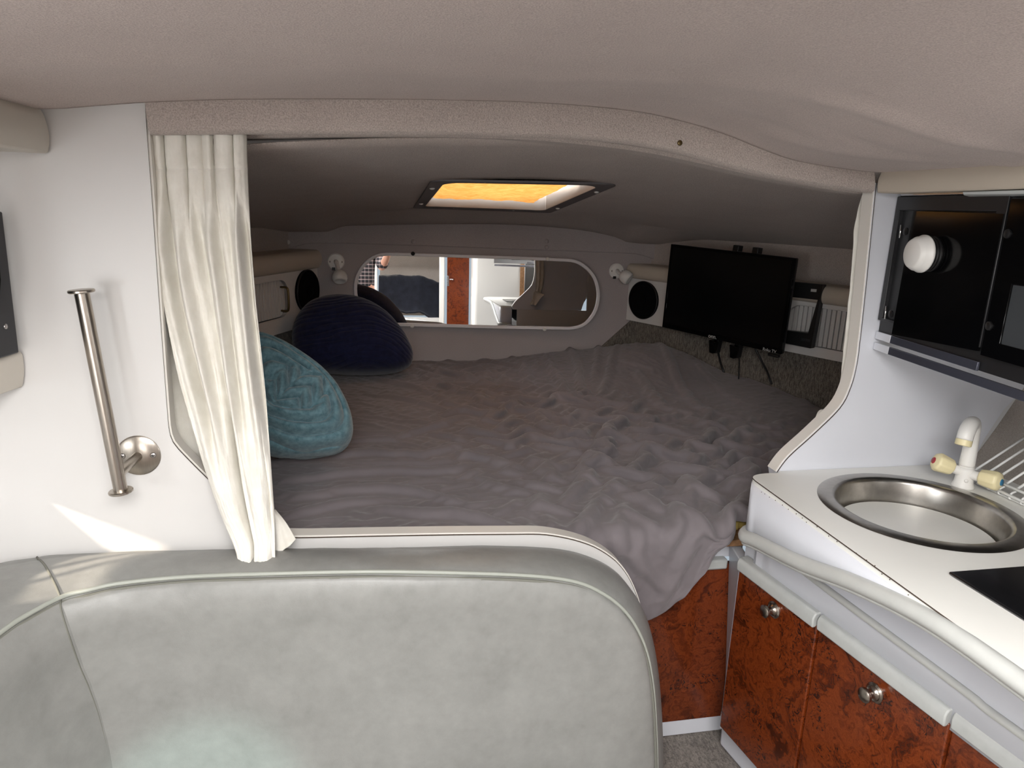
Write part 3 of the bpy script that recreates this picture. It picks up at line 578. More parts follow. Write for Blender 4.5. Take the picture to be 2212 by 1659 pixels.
# right curtain, a narrow strip
cs = thing('curtain', 'narrow strip of cream curtain at the right edge of the berth opening', 'curtain', (1.16, 1.55, .9))
n = 160; t2 = np.linspace(0, 1, n); dp = np.full(n, 1.555)
Lc2 = edge([(1868, 422), (1853, 480), (1846, 560), (1838, 640), (1828, 720), (1820, 790), (1811, 850), (1802, 900), (1760, 985)], n, dp); Rc2 = edge([(1905, 418), (1900, 520), (1890, 640), (1880, 740), (1872, 800), (1860, 850), (1840, 900), (1800, 985)], n, dp)
s2 = np.linspace(0, 1, 60); Tm2, Sm2 = np.meshgrid(t2, s2, indexing='ij'); Pq = Lc2[:, None] * (1 - s2)[None, :, None] + Rc2[:, None] * s2[None, :, None]
Pq[..., 1] += .010 * np.cos(2 * np.pi * 2.2 * Sm2 + 2 * Tm2) + .003 * perlin(Sm2 * 10, Tm2 * 18)
MB().grid(Pq).build('drape', M['curtain'], cs, True, solid=.0012)
e_ = np.array([at(u, v, 'y', 1.60) for u, v in [(1752, 965), (1757, 920), (1768, 888), (1785, 886), (1805, 895)]]); e2 = np.array([at(u, v, 'y', 1.60) for u, v in [(1765, 975), (1785, 950), (1800, 930), (1815, 915), (1825, 905)]])
sp1, sp2 = spline(e_, 40), spline(e2, 40); Pq = sp1[:, None] * (1 - s2)[None, :, None] + sp2[:, None] * s2[None, :, None]; Pq[..., 1] -= .012 * np.sin(np.pi * s2)[None, :]
MB().grid(Pq).build('gathered_end', M['curtain'], cs, True, solid=.0012)

# ================================================================== BED
def bed_top(x, y):
    z = .700 + .016 * sstep(1.8, 3.4, y)
    z = z + .125 * np.exp(-((x - 1.42) / .33) ** 2 - ((y - 3.30) / .42) ** 2) + .03 * np.exp(-((x - 1.75) / .2) ** 2 - ((y - 2.8) / .35) ** 2)
    z = z + .035 * np.exp(-((x - .95) / .25) ** 2 - ((y - 3.5) / .25) ** 2)
    return z
bd = thing('mattress', 'yellow foam mattress under the grey bedding', 'mattress', (.5, 2.6, .60))
def berth_poly(z, ins, y0, y1, n=20):
    ys = np.linspace(y0, y1, n); return [V(XC - berth_half(y) + ins, y, z) for y in ys] + [V(XC + berth_half(y) - ins, y, z) for y in ys[::-1]]
mt = MB().prism(berth_poly(.648, .06, 1.66, 3.52), (0, 0, .030)).build('foam_block', M['foam'], bd, bevel=.01)
MB().box((.86, 1.66, .668), (.28, .03, .034)).build('foam_edge', M['foam'], bd, bevel=.008)
pb = MB().prism(berth_poly(.628, .05, 1.605, 3.55), (0, 0, .018)).build('berth_board', M['ply']); tag(pb, 'plywood board under the mattress, its edge showing by the galley corner', 'board')
# bedding: a loose cloth settled by relaxation in (x, w, height), then laid over the berth;
# w >= 0 lies on the bed (y = Y0 + w), w < 0 hangs over the front
Y0, r = 1.580, .035
hq = P_([(1405, 1320), (1440, 1300), (1480, 1268), (1520, 1222), (1560, 1172), (1588, 1130), (1604, 1092), (1616, 1055)], 'y', 1.585)
hemx = np.array([-.8, .2, .55] + [p[0] for p in hq] + [1.02, 1.2, 2.6]); heml = np.array([.20, .22, .24] + [.70 - p[2] for p in hq] + [.03, .02, .02])
nx, nh, nb_ = 250, 34, 216
Sg = np.linspace(0, 1, nx); wtop = np.linspace(0, 1.975, nb_)
def bounds(wv): y = Y0 + np.clip(wv, 0, 9); return XC - berth_half(y) + .03, XC + berth_half(y) - .02
XL, XR = bounds(wtop); top_x = XL[:, None] + (XR - XL)[:, None] * Sg; top_w = np.repeat(wtop[:, None], nx, 1)
tau = np.linspace(1, 0, nh + 1)[:-1]; hx_ = np.repeat(top_x[:1], nh, 0); hw_ = -tau[:, None] * np.interp(top_x[0], hemx, heml)[None]
Q0 = np.stack([np.vstack([hx_, top_x]), np.vstack([hw_, top_w]), np.zeros((nh + nb_, nx))], 2)
U0, W0 = Q0[..., 0].copy(), Q0[..., 1].copy()
gs = lambda cx, cw, sx, sw: np.exp(-((U0 - cx) / sx) ** 2 - ((W0 - cw) / sw) ** 2)
cen = np.clip(gs(.85, .75, .48, .48) + .8 * gs(.45, 1.65, .35, .22) + .7 * gs(1.1, .35, .38, .28) + .4 * gs(.5, 1.2, .3, .3), 0, 1)
flat = sstep(.2, .9, gs(1.55, 1.15, .38, .5))
EX = .02 + .17 * cen + .12 * gs(1.15, 1.55, .4, .35) + .10 * gs(.85, 0, .4, .25) - .012 * flat
EY = .02 + .17 * cen + .10 * gs(.0, .45, .5, .45) + .04 * gs(1.2, .2, .4, .3)
seed = np.zeros_like(U0)
def fold(pts, wd, h):
    q = []
    for u, v in pts:
        p = at(u, v, 'z', .705)
        if p[1] >= Y0: q.append((p[0], p[1] - Y0))
        else: p = at(u, v, 'y', 1.585); q.append((p[0], p[2] - .70))
    q = spline(np.c_[np.array(q), np.zeros(len(q))], max(6, 4 * len(q)))[:, :2]; n = len(q)
    lo, hi = q.min(0) - 3 * wd, q.max(0) + 3 * wd; msk = (U0 > lo[0]) & (U0 < hi[0]) & (W0 > lo[1]) & (W0 < hi[1])
    if not msk.any(): return
    u_, v_ = U0[msk], W0[msk]; b = np.full(u_.shape, 9e9); pp = np.zeros(u_.shape)
    for i in range(n - 1):
        d = q[i + 1] - q[i]; L2 = d @ d + 1e-12; t = np.clip(((u_ - q[i][0]) * d[0] + (v_ - q[i][1]) * d[1]) / L2, 0, 1)
        dd = (u_ - q[i][0] - t * d[0]) ** 2 + (v_ - q[i][1] - t * d[1]) ** 2; mk = dd < b; b[mk] = dd[mk]; pp[mk] = (i + t[mk]) / (n - 1)
    seed[msk] = np.maximum(seed[msk], 1.5 * h * np.exp(-b / wd ** 2) * np.sin(np.pi * np.clip(.12 + .76 * pp, 0, 1)) ** .8) if h > 0 else seed[msk]
FOLDS = [
 ([(1210, 760), (1240, 800), (1255, 840), (1250, 870)], .022, .016), ([(1290, 770), (1290, 820), (1272, 862)], .020, .014), ([(1330, 790), (1310, 840), (1290, 870)], .022, .012), ([(1175, 790), (1205, 830), (1225, 862)], .018, .012),
 ([(1420, 800), (1460, 850), (1510, 890), (1560, 905)], .03, .012), ([(1500, 830), (1570, 870), (1640, 895)], .03, .012), ([(1560, 830), (1640, 858), (1730, 880)], .03, .010), ([(1380, 840), (1420, 880), (1470, 905)], .025, .010),
 ([(960, 900), (1010, 895), (1060, 905), (1110, 890)], .02, .018), ([(1020, 935), (1060, 915), (1090, 925), (1060, 945), (1025, 938)], .018, .018), ([(1090, 880), (1150, 905), (1190, 930), (1215, 950)], .022, .018), ([(1120, 870), (1170, 880), (1215, 870), (1270, 880)], .02, .016),
 ([(1190, 880), (1240, 868), (1290, 872), (1330, 860)], .018, .016), ([(1180, 905), (1220, 915), (1260, 905), (1300, 920)], .02, .012), ([(1330, 920), (1310, 950), (1300, 980), (1270, 1010)], .02, .020), ([(1290, 985), (1270, 1020), (1245, 1060), (1215, 1100)], .028, .016),
 ([(1400, 960), (1390, 1000), (1370, 1030)], .018, .016), ([(1460, 960), (1430, 985), (1385, 1010), (1350, 1015)], .02, .014), ([(1540, 940), (1500, 965), (1470, 990), (1440, 1030)], .022, .014), ([(1620, 930), (1570, 955), (1530, 985), (1490, 1020)], .022, .012),
 ([(1000, 985), (1060, 1000), (1120, 1030), (1150, 1060)], .03, .012), ([(960, 1000), (1030, 1030), (1080, 1060)], .03, .010), ([(1160, 990), (1180, 1030), (1200, 1070)], .022, .014), ([(1200, 1010), (1180, 1060), (1165, 1100)], .022, .012),
 ([(1330, 1040), (1300, 1080), (1270, 1120), (1240, 1150)], .025, .012), ([(1420, 1040), (1400, 1070), (1420, 1110)], .02, .010), ([(1470, 1020), (1480, 1060), (1455, 1110), (1430, 1160)], .022, .014), ([(1400, 1110), (1380, 1160), (1370, 1220)], .022, .010),
 ([(1690, 985), (1630, 1005), (1580, 1040), (1530, 1100), (1480, 1180), (1430, 1250)], .022, .022), ([(1685, 998), (1640, 1020), (1605, 1060), (1570, 1130), (1520, 1210), (1470, 1270)], .018, .022), ([(1680, 1008), (1640, 1040), (1615, 1090), (1585, 1150), (1540, 1220)], .016, .02),
 ([(1670, 965), (1600, 985), (1540, 1020), (1500, 1070), (1450, 1150), (1405, 1220)], .024, .018), ([(1650, 950), (1580, 965), (1520, 990), (1470, 1030)], .026, .014), ([(1720, 940), (1650, 945), (1590, 950), (1530, 965)], .024, .012), ([(1730, 915), (1660, 925), (1600, 925)], .03, .010),
 ([(1620, 1030), (1600, 1090), (1560, 1170), (1500, 1250)], .012, .014), ([(1350, 1090), (1340, 1140), (1330, 1190)], .02, .010),
 ([(620, 1000), (700, 990), (800, 985), (900, 985), (980, 975)], .022, .010), ([(640, 1040), (760, 1025), (880, 1020), (980, 1020)], .024, .010), ([(650, 1075), (780, 1060), (900, 1065), (1000, 1090)], .026, .008), ([(760, 1000), (860, 1000), (960, 1005)], .02, .007),
 ([(820, 1100), (900, 1110), (1000, 1115), (1080, 1130)], .03, .008), ([(640, 1110), (760, 1090), (860, 1080)], .03, .006), ([(840, 1060), (860, 1100), (900, 1130)], .03, -.010), ([(760, 955), (860, 950), (950, 925), (1000, 905)], .024, .010), ([(780, 940), (880, 940), (960, 945)], .02, .006),
 ([(900, 800), (960, 815), (1030, 830), (1080, 850)], .025, .014), ([(880, 790), (930, 830), (1000, 855), (1060, 880)], .025, .014), ([(930, 790), (990, 800), (1050, 790), (1110, 805)], .022, .012), ([(990, 830), (1050, 820), (1120, 840)], .022, .010),
 ([(960, 785), (1010, 795), (1060, 800)], .02, .012), ([(1100, 780), (1130, 810), (1145, 835)], .02, .012), ([(820, 830), (900, 845), (960, 870), (1000, 890)], .022, .010), ([(790, 860), (880, 870), (950, 890)], .02, .006),
 ([(1300, 880), (1350, 890), (1400, 880), (1450, 895)], .02, .012), ([(1330, 905), (1390, 915), (1450, 910)], .02, .010), ([(1480, 900), (1520, 925), (1570, 915)], .02, .010), ([(1360, 935), (1420, 935), (1470, 930)], .02, .010),
 ([(1060, 960), (1110, 965), (1160, 955), (1210, 965)], .02, .012), ([(1100, 985), (1140, 975), (1170, 985)], .018, .008), ([(1620, 820), (1660, 835), (1690, 850), (1670, 870)], .022, .014), ([(1680, 850), (1720, 870), (1745, 890)], .022, .012)]
for f in FOLDS: fold(*f)
Q = Q0.copy(); Q[..., 2] = seed + cen * .030 * np.abs(fbm(U0 * 7 + .8 * perlin(U0 * 5, W0 * 5), W0 * 7, 2)) + .003 * (fbm(U0 * 14, W0 * 14, 2) + .4)
Q[..., 2] = np.maximum(Q[..., 2], 0)
H_, W_ = Q.shape[:2]
def cset(di, dj, i0, si, j0, sj, k, ex):
    a = (slice(i0, H_ - di, si), slice(j0, W_ - dj if dj >= 0 else None, sj))
    ii, jj = np.arange(H_)[a[0]], np.arange(W_)[slice(max(j0, -dj if dj < 0 else j0), W_ - max(dj, 0), sj)]
    I, J = np.meshgrid(ii, jj, indexing='ij'); I2, J2 = I + di, J + dj
    A, Bq_ = (I * W_ + J).ravel(), (I2 * W_ + J2).ravel(); P0 = Q0.reshape(-1, 3); L0 = np.linalg.norm(P0[Bq_] - P0[A], axis=1)
    e = .5 * (ex.ravel()[A] + ex.ravel()[Bq_]); return A, Bq_, L0 * (1 + e), k
CS = [cset(0, 1, 0, 1, o, 2, .5, EX) for o in (0, 1)] + [cset(1, 0, o, 2, 0, 1, .5, EY) for o in (0, 1)]
ED = (EX + EY) / 2
CS += [cset(1, 1, o, 2, 0, 1, .25, ED) for o in (0, 1)] + [cset(1, -1, o, 2, 1, 1, .25, ED) for o in (0, 1)]
CS += [cset(0, 2, 0, 1, o, 4, .10, EX * .82) for o in range(4)] + [cset(2, 0, o, 4, 0, 1, .10, EY * .82) for o in range(4)]
CS += [cset(0, 4, 0, 1, o, 8, .05, EX * .6) for o in range(8)] + [cset(4, 0, o, 8, 0, 1, .05, EY * .6) for o in range(8)]
pin = np.ones((H_, W_)); pin[:, 0] = pin[:, -1] = 0; pin[-1] = 0; pinf = pin.ravel()[:, None]
Qf = Q.reshape(-1, 3); Qp = Qf.copy()
for it in range(90):
    vel = (Qf - Qp) * .88; Qp = Qf.copy(); Qf = Qf + vel * pinf; Qf[:, 2] -= 2.5e-5
    con = Qf[:, 2] < .0012
    Qf[con, :2] = Qp[con, :2] + .5 * (Qf[con, :2] - Qp[con, :2])
    for A, Bq_, L0, k in CS:
        d = Qf[Bq_] - Qf[A]; L = np.sqrt((d * d).sum(1)) + 1e-12; c_ = d * (k * (L - L0) / L)[:, None]
        Qf[A] += c_ * pinf[A]; Qf[Bq_] -= c_ * pinf[Bq_]
    Qf[:, 2] = np.maximum(Qf[:, 2], 0)
Q = Qf.reshape(H_, W_, 3)
# smooth subdivision of the settled cloth (cubic, factor 2)
def up2(G):
    for ax in (0, 1):
        G = np.moveaxis(G, ax, 0); P = np.concatenate([2 * G[:1] - G[1:2], G, 2 * G[-1:] - G[-2:-1]]); mid = (-P[:-3] + 9 * P[1:-2] + 9 * P[2:-1] - P[3:]) / 16
        sm = (P[:-2] + 6 * P[1:-1] + P[2:]) / 8; out = np.empty((2 * len(G) - 1,) + G.shape[1:]); out[0::2] = sm; out[1::2] = mid; out[0], out[-1] = G[0], G[-1]; G = np.moveaxis(out, 0, ax)
    return G
Q = up2(Q)
Uq, Wq, Hq = Q[..., 0], Q[..., 1], Q[..., 2] + .0022 * np.abs(fbm(Q[..., 0] * 24 + 1.2 * perlin(Q[..., 0] * 8, Q[..., 1] * 8), Q[..., 1] * 24, 2))
def base_pt(x, wv):
    base = bed_top(x, np.full_like(x, Y0 + r)); ang = np.clip((r - wv) / (r * 1.57), 0, 1) * (np.pi / 2); dn = np.clip(-(wv - (r - r * 1.57)), 0, 1)
    y = np.where(wv >= r, Y0 + wv, Y0 + r - r * np.sin(ang) + .03 * dn); z = np.where(wv >= r, bed_top(x, np.maximum(Y0 + wv, Y0)), base - r + r * np.cos(ang) - dn)
    return np.stack([x, y, z], -1)
PB = base_pt(Uq, Wq); e_ = 1e-3; n_ = np.cross(base_pt(Uq + e_, Wq) - PB, base_pt(Uq, Wq + e_) - PB); n_ /= np.linalg.norm(n_, axis=2)[..., None]
PX_ = PB + n_ * (Hq + .004)[..., None]; PX_[..., 1] = np.minimum(PX_[..., 1], 3.578)
sheet = MB().grid(PX_).build('bed_sheet', M['sheet'], None, True, solid=.0016); tag(sheet, 'crumpled charcoal grey sheet spread over the berth and hanging over its front', 'bedding')

# ---- pillows: soft domes over a rounded outline
def pillow(name, pts, dep_y, tilt, az, rib, mat, label, n=(300, 560)):
    ol = np.array([at(u, v, 'y', dep_y) for u, v in pts]); c = ol.mean(0)
    d = unit(c - CAM); ez = unit(-d + V(0, 0, tilt)); ex = unit(np.cross(V(0, 0, 1), ez)); ey = np.cross(ez, ex)
    ol = np.array([CAM + (q - CAM) * (((c - CAM) @ ez) / ((q - CAM) @ ez)) for q in ol])       # onto the pillow's own plane
    ol = spline(ol, n[1], True); ol = np.vstack([ol, ol[:1]]); L2 = np.c_[(ol - c) @ ex, (ol - c) @ ey]
    rho = np.sin(np.linspace(-np.pi / 2, np.pi / 2, n[0])); side = np.where(np.linspace(-1, 1, n[0]) < 0, -1, 1)
    rr = np.cos(np.linspace(-np.pi / 2, np.pi / 2, n[0])); rr = rr ** .8
    A = rr[:, None] * L2[None, :, 0]; Bv = rr[:, None] * L2[None, :, 1]
    z_ = np.sign(rho) * np.abs(rho) ** .8 * az; h = rib(A, Bv, rr[:, None] * np.ones_like(A))
    lift = np.abs(rho)[:, None] ** .5
    rad = 1 + .5 * h / (np.hypot(A, Bv) + .05) * (1 - lift)
    P = c + (A * rad)[..., None] * ex + (Bv * rad)[..., None] * ey + (z_[:, None] + h * np.sign(rho)[:, None] * lift)[..., None] * ez
    zf = bed_top(P[..., 0], P[..., 1]) + .004; P[..., 2] = np.where(P[..., 2] < zf, zf + (P[..., 2] - zf) * .08, P[..., 2])
    return tag(MB().grid(P).build(name, mat, None, True), label, 'pillow')
def rib_teal(A, B, R):
    q = R * 5.0 + .55 * perlin(A * 7, B * 7) - 4.0 * (A + B) * .35
    mid = np.exp(-((A - .03) / .10) ** 2 - ((B - .0) / .075) ** 2)
    ca, sa = math.cos(.75), math.sin(.75); u_ = A * ca - B * sa; v_ = A * sa + B * ca
    k = np.abs(((u_ / .085) % 1) - .5) * 2
    q2 = v_ / .05 + .9 * k
    r1 = np.abs(np.sin(np.pi * q)) ** .75; r2 = np.abs(np.sin(np.pi * q2)) ** .75 * (1 - .55 * np.exp(-((k - 1) / .2) ** 2))
    m = sstep(.35, .6, mid)
    return .030 * (r1 * (1 - m) + r2 * m) - .018 + .0022 * perlin(A * 60, B * 60)
def rib_navy(A, B, R):
    v_ = B + .9 * (A + .02) ** 2 + .02 * np.sin(14 * A + 3) + .012 * perlin(A * 9, B * 12); q = v_ / .023 + .8 * perlin(B * 30, A * 3)
    return .0040 * np.abs(np.sin(np.pi * q)) ** .55 - .003 + .006 * perlin(A * 9 + 5, B * 14) + .0012 * perlin(A * 40, B * 60)
pillow('pillow', [(478, 820), (498, 760), (530, 733), (565, 731), (605, 745), (645, 769), (690, 801), (725, 837), (750, 882), (760, 925), (755, 955), (735, 974), (690, 983), (640, 986), (595, 980), (545, 962), (505, 920), (482, 870)], 2.14, .45, .13, rib_teal, M['teal'], 'teal ribbed plush pillow leaning beside the cream curtain')
pillow('pillow', [(631, 725), (640, 690), (665, 660), (700, 645), (745, 642), (790, 651), (830, 674), (862, 706), (884, 742), (892, 770), (884, 790), (852, 803), (800, 807), (740, 806), (690, 801), (652, 790), (635, 762)], 3.22, .35, .14, rib_navy, M['navy'], 'navy blue ribbed velvet pillow against the bow wall below the mirror')

# ---- berth base front by the galley
bb_ = thing('berth_cupboard', 'burl faced berth base between the sofa and the galley', 'bed base', (.8, 1.64, 0))
MB().box((.80, 1.65, .305), (.42, .018, .50)).build('burl_panel', M['burl'], bb_)
pts = [V(.60, 1.628, .545), V(.968, 1.628, .545), V(.968, 1.628, .575), V(.60, 1.628, .575)]
MB().prism(pts, (0, .03, 0)).build('top_rail', M['pull'], bb_, bevel=.006)
MB().box((.80, 1.66, .60), (.44, .016, .055)).build('upper_panel', M['white2'], bb_)
MB().box((.83, 1.649, .60), (.13, .008, .045)).build('grey_bracket', M['darkpanel'], bb_, bevel=.003)
MB().box((.80, 1.652, .03), (.44, .016, .052)).build('kick_board', M['white2'], bb_)

# ================================================================== BOW WALL FITTINGS
# mirror
mo = spline(P_([(764, 625), (768, 598), (782, 572), (805, 553), (832, 546), (900, 547), (1000, 550), (1100, 553), (1200, 557), (1238, 560), (1262, 572), (1282, 594), (1291, 622), (1291, 648), (1283, 674), (1264, 698), (1238, 709), (1200, 710), (1100, 709), (1000, 707), (900, 705), (840, 703), (805, 694), (780, 672), (768, 650)], 'y', 3.575), 120, True)
mc = mo.mean(0)
mr = thing('wall_mirror', 'long rounded mirror in a grey frame on the bow wall', 'mirror', V(mc[0], 3.575, mo[:, 2].min()))
inn = np.array([mc + (p - mc) * (1 - .016 / np.linalg.norm(p - mc)) for p in mo]); inn = mo.copy()
Tm_ = np.roll(mo, -1, 0) - np.roll(mo, 1, 0); Tm_ /= np.linalg.norm(Tm_, axis=1)[:, None]; Nm = np.cross(Tm_, V(0, 1, 0)); Nm *= np.sign(((mc - mo) * Nm).sum(1))[:, None]; inn = mo + Nm * .016
MTX, MTZ = -math.tan(math.radians(1.9)), math.tan(math.radians(2.2))
tl = lambda P2, o: [p + V(0, o + MTX * (p[0] - mc[0]) + MTZ * (p[2] - mc[2]), 0) for p in P2]
MB().ring(tl(mo, -.014), tl(inn, -.014), (0, .012, 0)).build('frame', simple('grey_mirror_frame', srgb(222, 219, 222), .4), mr, bevel=.003)
MB().prism(tl(mo + Nm * .008, -.0015), (0, .003, 0)).build('backing', M['black'], mr)
gl = tl(mo + Nm * .013, -.006)
MB().prism(gl, (0, .003, 0)).build('glass', M['mirror'], mr)
for i, (u, v) in enumerate([(892, 548), (1181, 559), (890, 704), (1173, 709)]):
    MB().lathe(tl([at(u, v, 'y', 3.575)], -.014)[0], (0, -1, 0), [(.010, 0), (.010, .003), (.007, .006), (.001, .007)], 16).build('fixing_cap', M['black'] if i == 0 else M['plastic'], mr, True)
# reading lamps
def lamp(pf, ph, dirh, label):
    t = thing('reading_lamp', label, 'lamp', pf, 'reading lamps on the bow wall')
    MB().lathe(pf, (0, -1, 0), [(.040, 0), (.041, .008), (.036, .014), (.012, .018), (.001, .018)], 32).build('wall_plate', M['plastic'], t, 'auto')
    for dx in (-.026, .026): MB().lathe(pf + V(dx, -.0135, 0), (0, -1, 0), [(.005, 0), (.005, .002), (.001, .002)], 12).build('screw', M['knob'], t, True)
    MB().box(pf + V(-.012, -.014, -.034), (.016, .012, .014)).build('switch', M['black'], t, bevel=.002)
    k = pf + V(.004, -.03, -.008)
    MB().tube([pf + V(0, -.012, .002), k, ph + dirh * -.02], [.012, .010, .008], 14).build('arm', M['plastic'], t, True)
    MB().lathe(ph - dirh * .034, dirh, [(.004, 0), (.016, .003), (.028, .012), (.035, .028), (.036, .042), (.033, .054), (.027, .060), (.024, .058), (.001, .050)], 32).build('head', M['plastic'], t, True)
    return t
lamp(at(726, 565, 'y', 3.598), at(734, 598, 'y', 3.52), unit(V(.05, -.55, -.9)), 'white swivel reading lamp left of the mirror, head hanging down')
lamp(at(1331, 585, 'y', 3.598), at(1352, 598, 'y', 3.51), unit(V(.75, -.6, -.55)), 'white swivel reading lamp right of the mirror, head turned to right')

# ================================================================== BERTH LOCKER PANELS
p0S, dS = V(1.37, 3.6, 0), unit(V(.437, -.9, 0)); nS = unit(V(-.9, -.437, 0))
p0P, dP = V(-.255, 3.6, 0), unit(V(-.41, -.91, 0)); nP = unit(V(.91, -.41, 0))
def locker(name, label, p0, d, n, x0, x1, z0, z1, hx0, hx1, hz0, hz1, nsl, sgn, slats=(0, 1)):
    t = thing(name, label, 'locker panel', p0 + d * ((x0 + x1) / 2) + V(0, 0, z0))
    Q = lambda s, z, o: p0 + d * s + V(0, 0, z) + n * o
    hc, hz, ha, hb = (hx0 + hx1) / 2, (hz0 + hz1) / 2, (hx1 - hx0) / 2, (hz1 - hz0) / 2; N = 72; O, I = [], []
    rad = min(ha, hb) * .75
    # inner rounded rectangle and outer rectangle with matching corners
    def rr(cx, cz, a, b, r):
        out = []
        for k, (sx, sz) in enumerate([(1, 1), (-1, 1), (-1, -1), (1, -1)]):
            for i in range(N // 4):
                an = math.pi / 2 * (k + i / (N // 4 - 1)); out.append((cx + sx * (a - r) + r * math.cos(an), cz + sz * (b - r) + r * math.sin(an)))
        return out
    I2 = rr(hc, hz, ha, hb, rad); O2 = []
    for k, (cx, cz) in enumerate([(x1, z1), (x0, z1), (x0, z0), (x1, z0)]): O2 += [(cx, cz)] * (N // 4)
    # spread the outer points along the sides half way between the corners
    mb = MB(); mb.ring([Q(s, z, .012) for s, z in O2], [Q(s, z, .012) for s, z in I2], n * -.016); mb.build('panel', M['white'], t)
    MB().ring([Q(s, z, .0125) for s, z in rr(hc, hz, ha + .004, hb + .004, rad + .004)], [Q(s, z, .0125) for s, z in I2], n * -.02).build('opening_rim', M['white'], t, True)
    MB().prism([Q(hx0, hz0, -.016), Q(hx1, hz0, -.016), Q(hx1, hz1, -.016), Q(hx0, hz1, -.016)], n * -.003).build('backing', M['black'], t)
    st = (hx1 - hx0) / nsl
    for i in range(nsl):
        a = hx0 + (i + .10) * st; b = hx0 + (i + .90) * st
        MB().prism([Q(a, hz0 - .004, -.004), Q(b, hz0 - .004, -.004), Q(b, hz1 + .004, -.004), Q(a, hz1 + .004, -.004)], n * -.010).build('slat', M['white'], t, bevel=.0012, seg=1)
    return t, Q
tS, QS = locker('locker_panel', 'white right berth locker panel with slatted opening behind the television', p0S, dS, nS, 0.0, 1.42, .935, 1.159, .94, 1.36, .978, 1.140, 20, 1)
tP, QP = locker('locker_panel', 'white left berth locker panel with slatted opening and brass handle', p0P, dP, nP, 0.0, 1.05, .915, 1.180, .275, .80, .985, 1.150, 24, -1)
h0, h1 = QP(.318, 1.118, .0), QP(.318, 1.012, .0)
MB().tube(spline([h0, h0 + nP * .028, h0 + nP * .036 + V(0, 0, -.012), lerp(h0, h1, .5) + nP * .038, h1 + nP * .036 + V(0, 0, .012), h1 + nP * .028, h1], 30), .005, 10).build('handle', M['brass'], tP, True)
# bolsters above the panels
def bol(p0, d, n, s0, s1, z0, z1, label):
    pr = [V(0, 0, z0) - n * .10, V(0, 0, z0) + n * .012] + [V(0, 0, lerp(z0, z1, .5 - .5 * math.cos(a)) ) + n * (.012 + .030 * math.sin(a)) for a in np.linspace(.1, math.pi - .1, 12)] + [V(0, 0, z1) + n * .006, V(0, 0, z1) - n * .10]
    tag(MB().sweep(pr, [p0 + d * s0, p0 + d * (s0 + .01), p0 + d * (s1 - .01), p0 + d * s1]).build('bolster', M['vinylbeige'], None, 'auto'), label, 'bolster')
bol(p0S, dS, nS, .005, 1.45, 1.159, 1.234, 'beige vinyl bolster on the right berth side behind the television')
bol(p0P, dP, nP, .005, 1.1, 1.180, 1.268, 'beige vinyl bolster on the left berth side above the slatted locker')
def spk(c, n, r, label):
    t = thing('round_speaker', label, 'speaker', c)
    MB().lathe(c, n, [(r, 0), (r * 1.01, .012), (r * .95, .024), (r * .80, .030), (r * .78, .026), (r * .3, .022), (r * .28, .03), (.001, .034)], 40).build('cover', M['blackmatt'], t, 'auto')
    MB().tube([c + n * .014 + r * 1.0 * (unit(np.cross(n, _z)) * math.cos(a) + _z * math.sin(a)) for a in np.linspace(0, 2 * np.pi, 49)], .0035, 6, False).build('elastic_rim', M['black'], t, True)
pl_ = at(0, 0, 'y', 1)
cS = atp(1396, 648, p0S, nS); spk(cS + nS * .012, nS, .096, 'black round speaker on the right locker panel left of the television')
cP = atp(655, 628, p0P, nP); spk(cP + nP * .012, nP, .098, 'black round speaker on the left locker panel above the navy pillow')

# ================================================================== TELEVISION
tO = .14
c0, c1, c2, c3 = [atp(u, v, p0S + nS * tO, nS) for u, v in [(1455, 528), (1720, 558), (1685, 765), (1427, 705)]]
ctr = (c0 + c1 + c2 + c3) / 4; eX = unit((c1 - c0) + (c2 - c3)); eZ = unit((c0 - c3) + (c1 - c2)); eZ = unit(eZ - eX * (eZ @ eX)); eN = np.cross(eX, eZ)
if eN @ nS < 0: eN = -eN
TW, TH = (np.linalg.norm(c1 - c0) + np.linalg.norm(c2 - c3)) / 2, (np.linalg.norm(c0 - c3) + np.linalg.norm(c1 - c2)) / 2
tv = thing('television', 'flat black television hanging slightly tilted on the right berth side', 'television', ctr - eZ * TH / 2)
Rt = np.stack([eX, eN, eZ], 1)
MB().box(ctr - eN * .013, (TW, .026, TH), Rt).build('casing', M['black'], tv, bevel=.004)
MB().box(ctr - eN * .034 - eZ * .02, (TW * .82, .03, TH * .62), Rt).build('back_cover', M['black'], tv, bevel=.008)
rc = lambda hx, hz, o: [ctr + eX * sx * hx + eZ * sz * hz + eN * o for sx, sz in ((-1, -1), (1, -1), (1, 1), (-1, 1))]
scr = rc(TW / 2 - .012, TH / 2 - .012, .0); scr[0] = scr[0] + eZ * .012; scr[1] = scr[1] + eZ * .012
MB().ring(rc(TW / 2, TH / 2, .0035), [p + eN * .0035 for p in scr], eN * -.005).build('bezel', M['blackgloss'], tv, bevel=.001, seg=1)
MB().prism([p + eN * .0012 for p in scr], eN * -.002).build('screen', M['screen'], tv)
MB().box(ctr + eX * (TW / 2 - .002) - eN * .004, (.006, .014, TH), Rt).build('side_trim', M['blackgloss'], tv, bevel=.002)
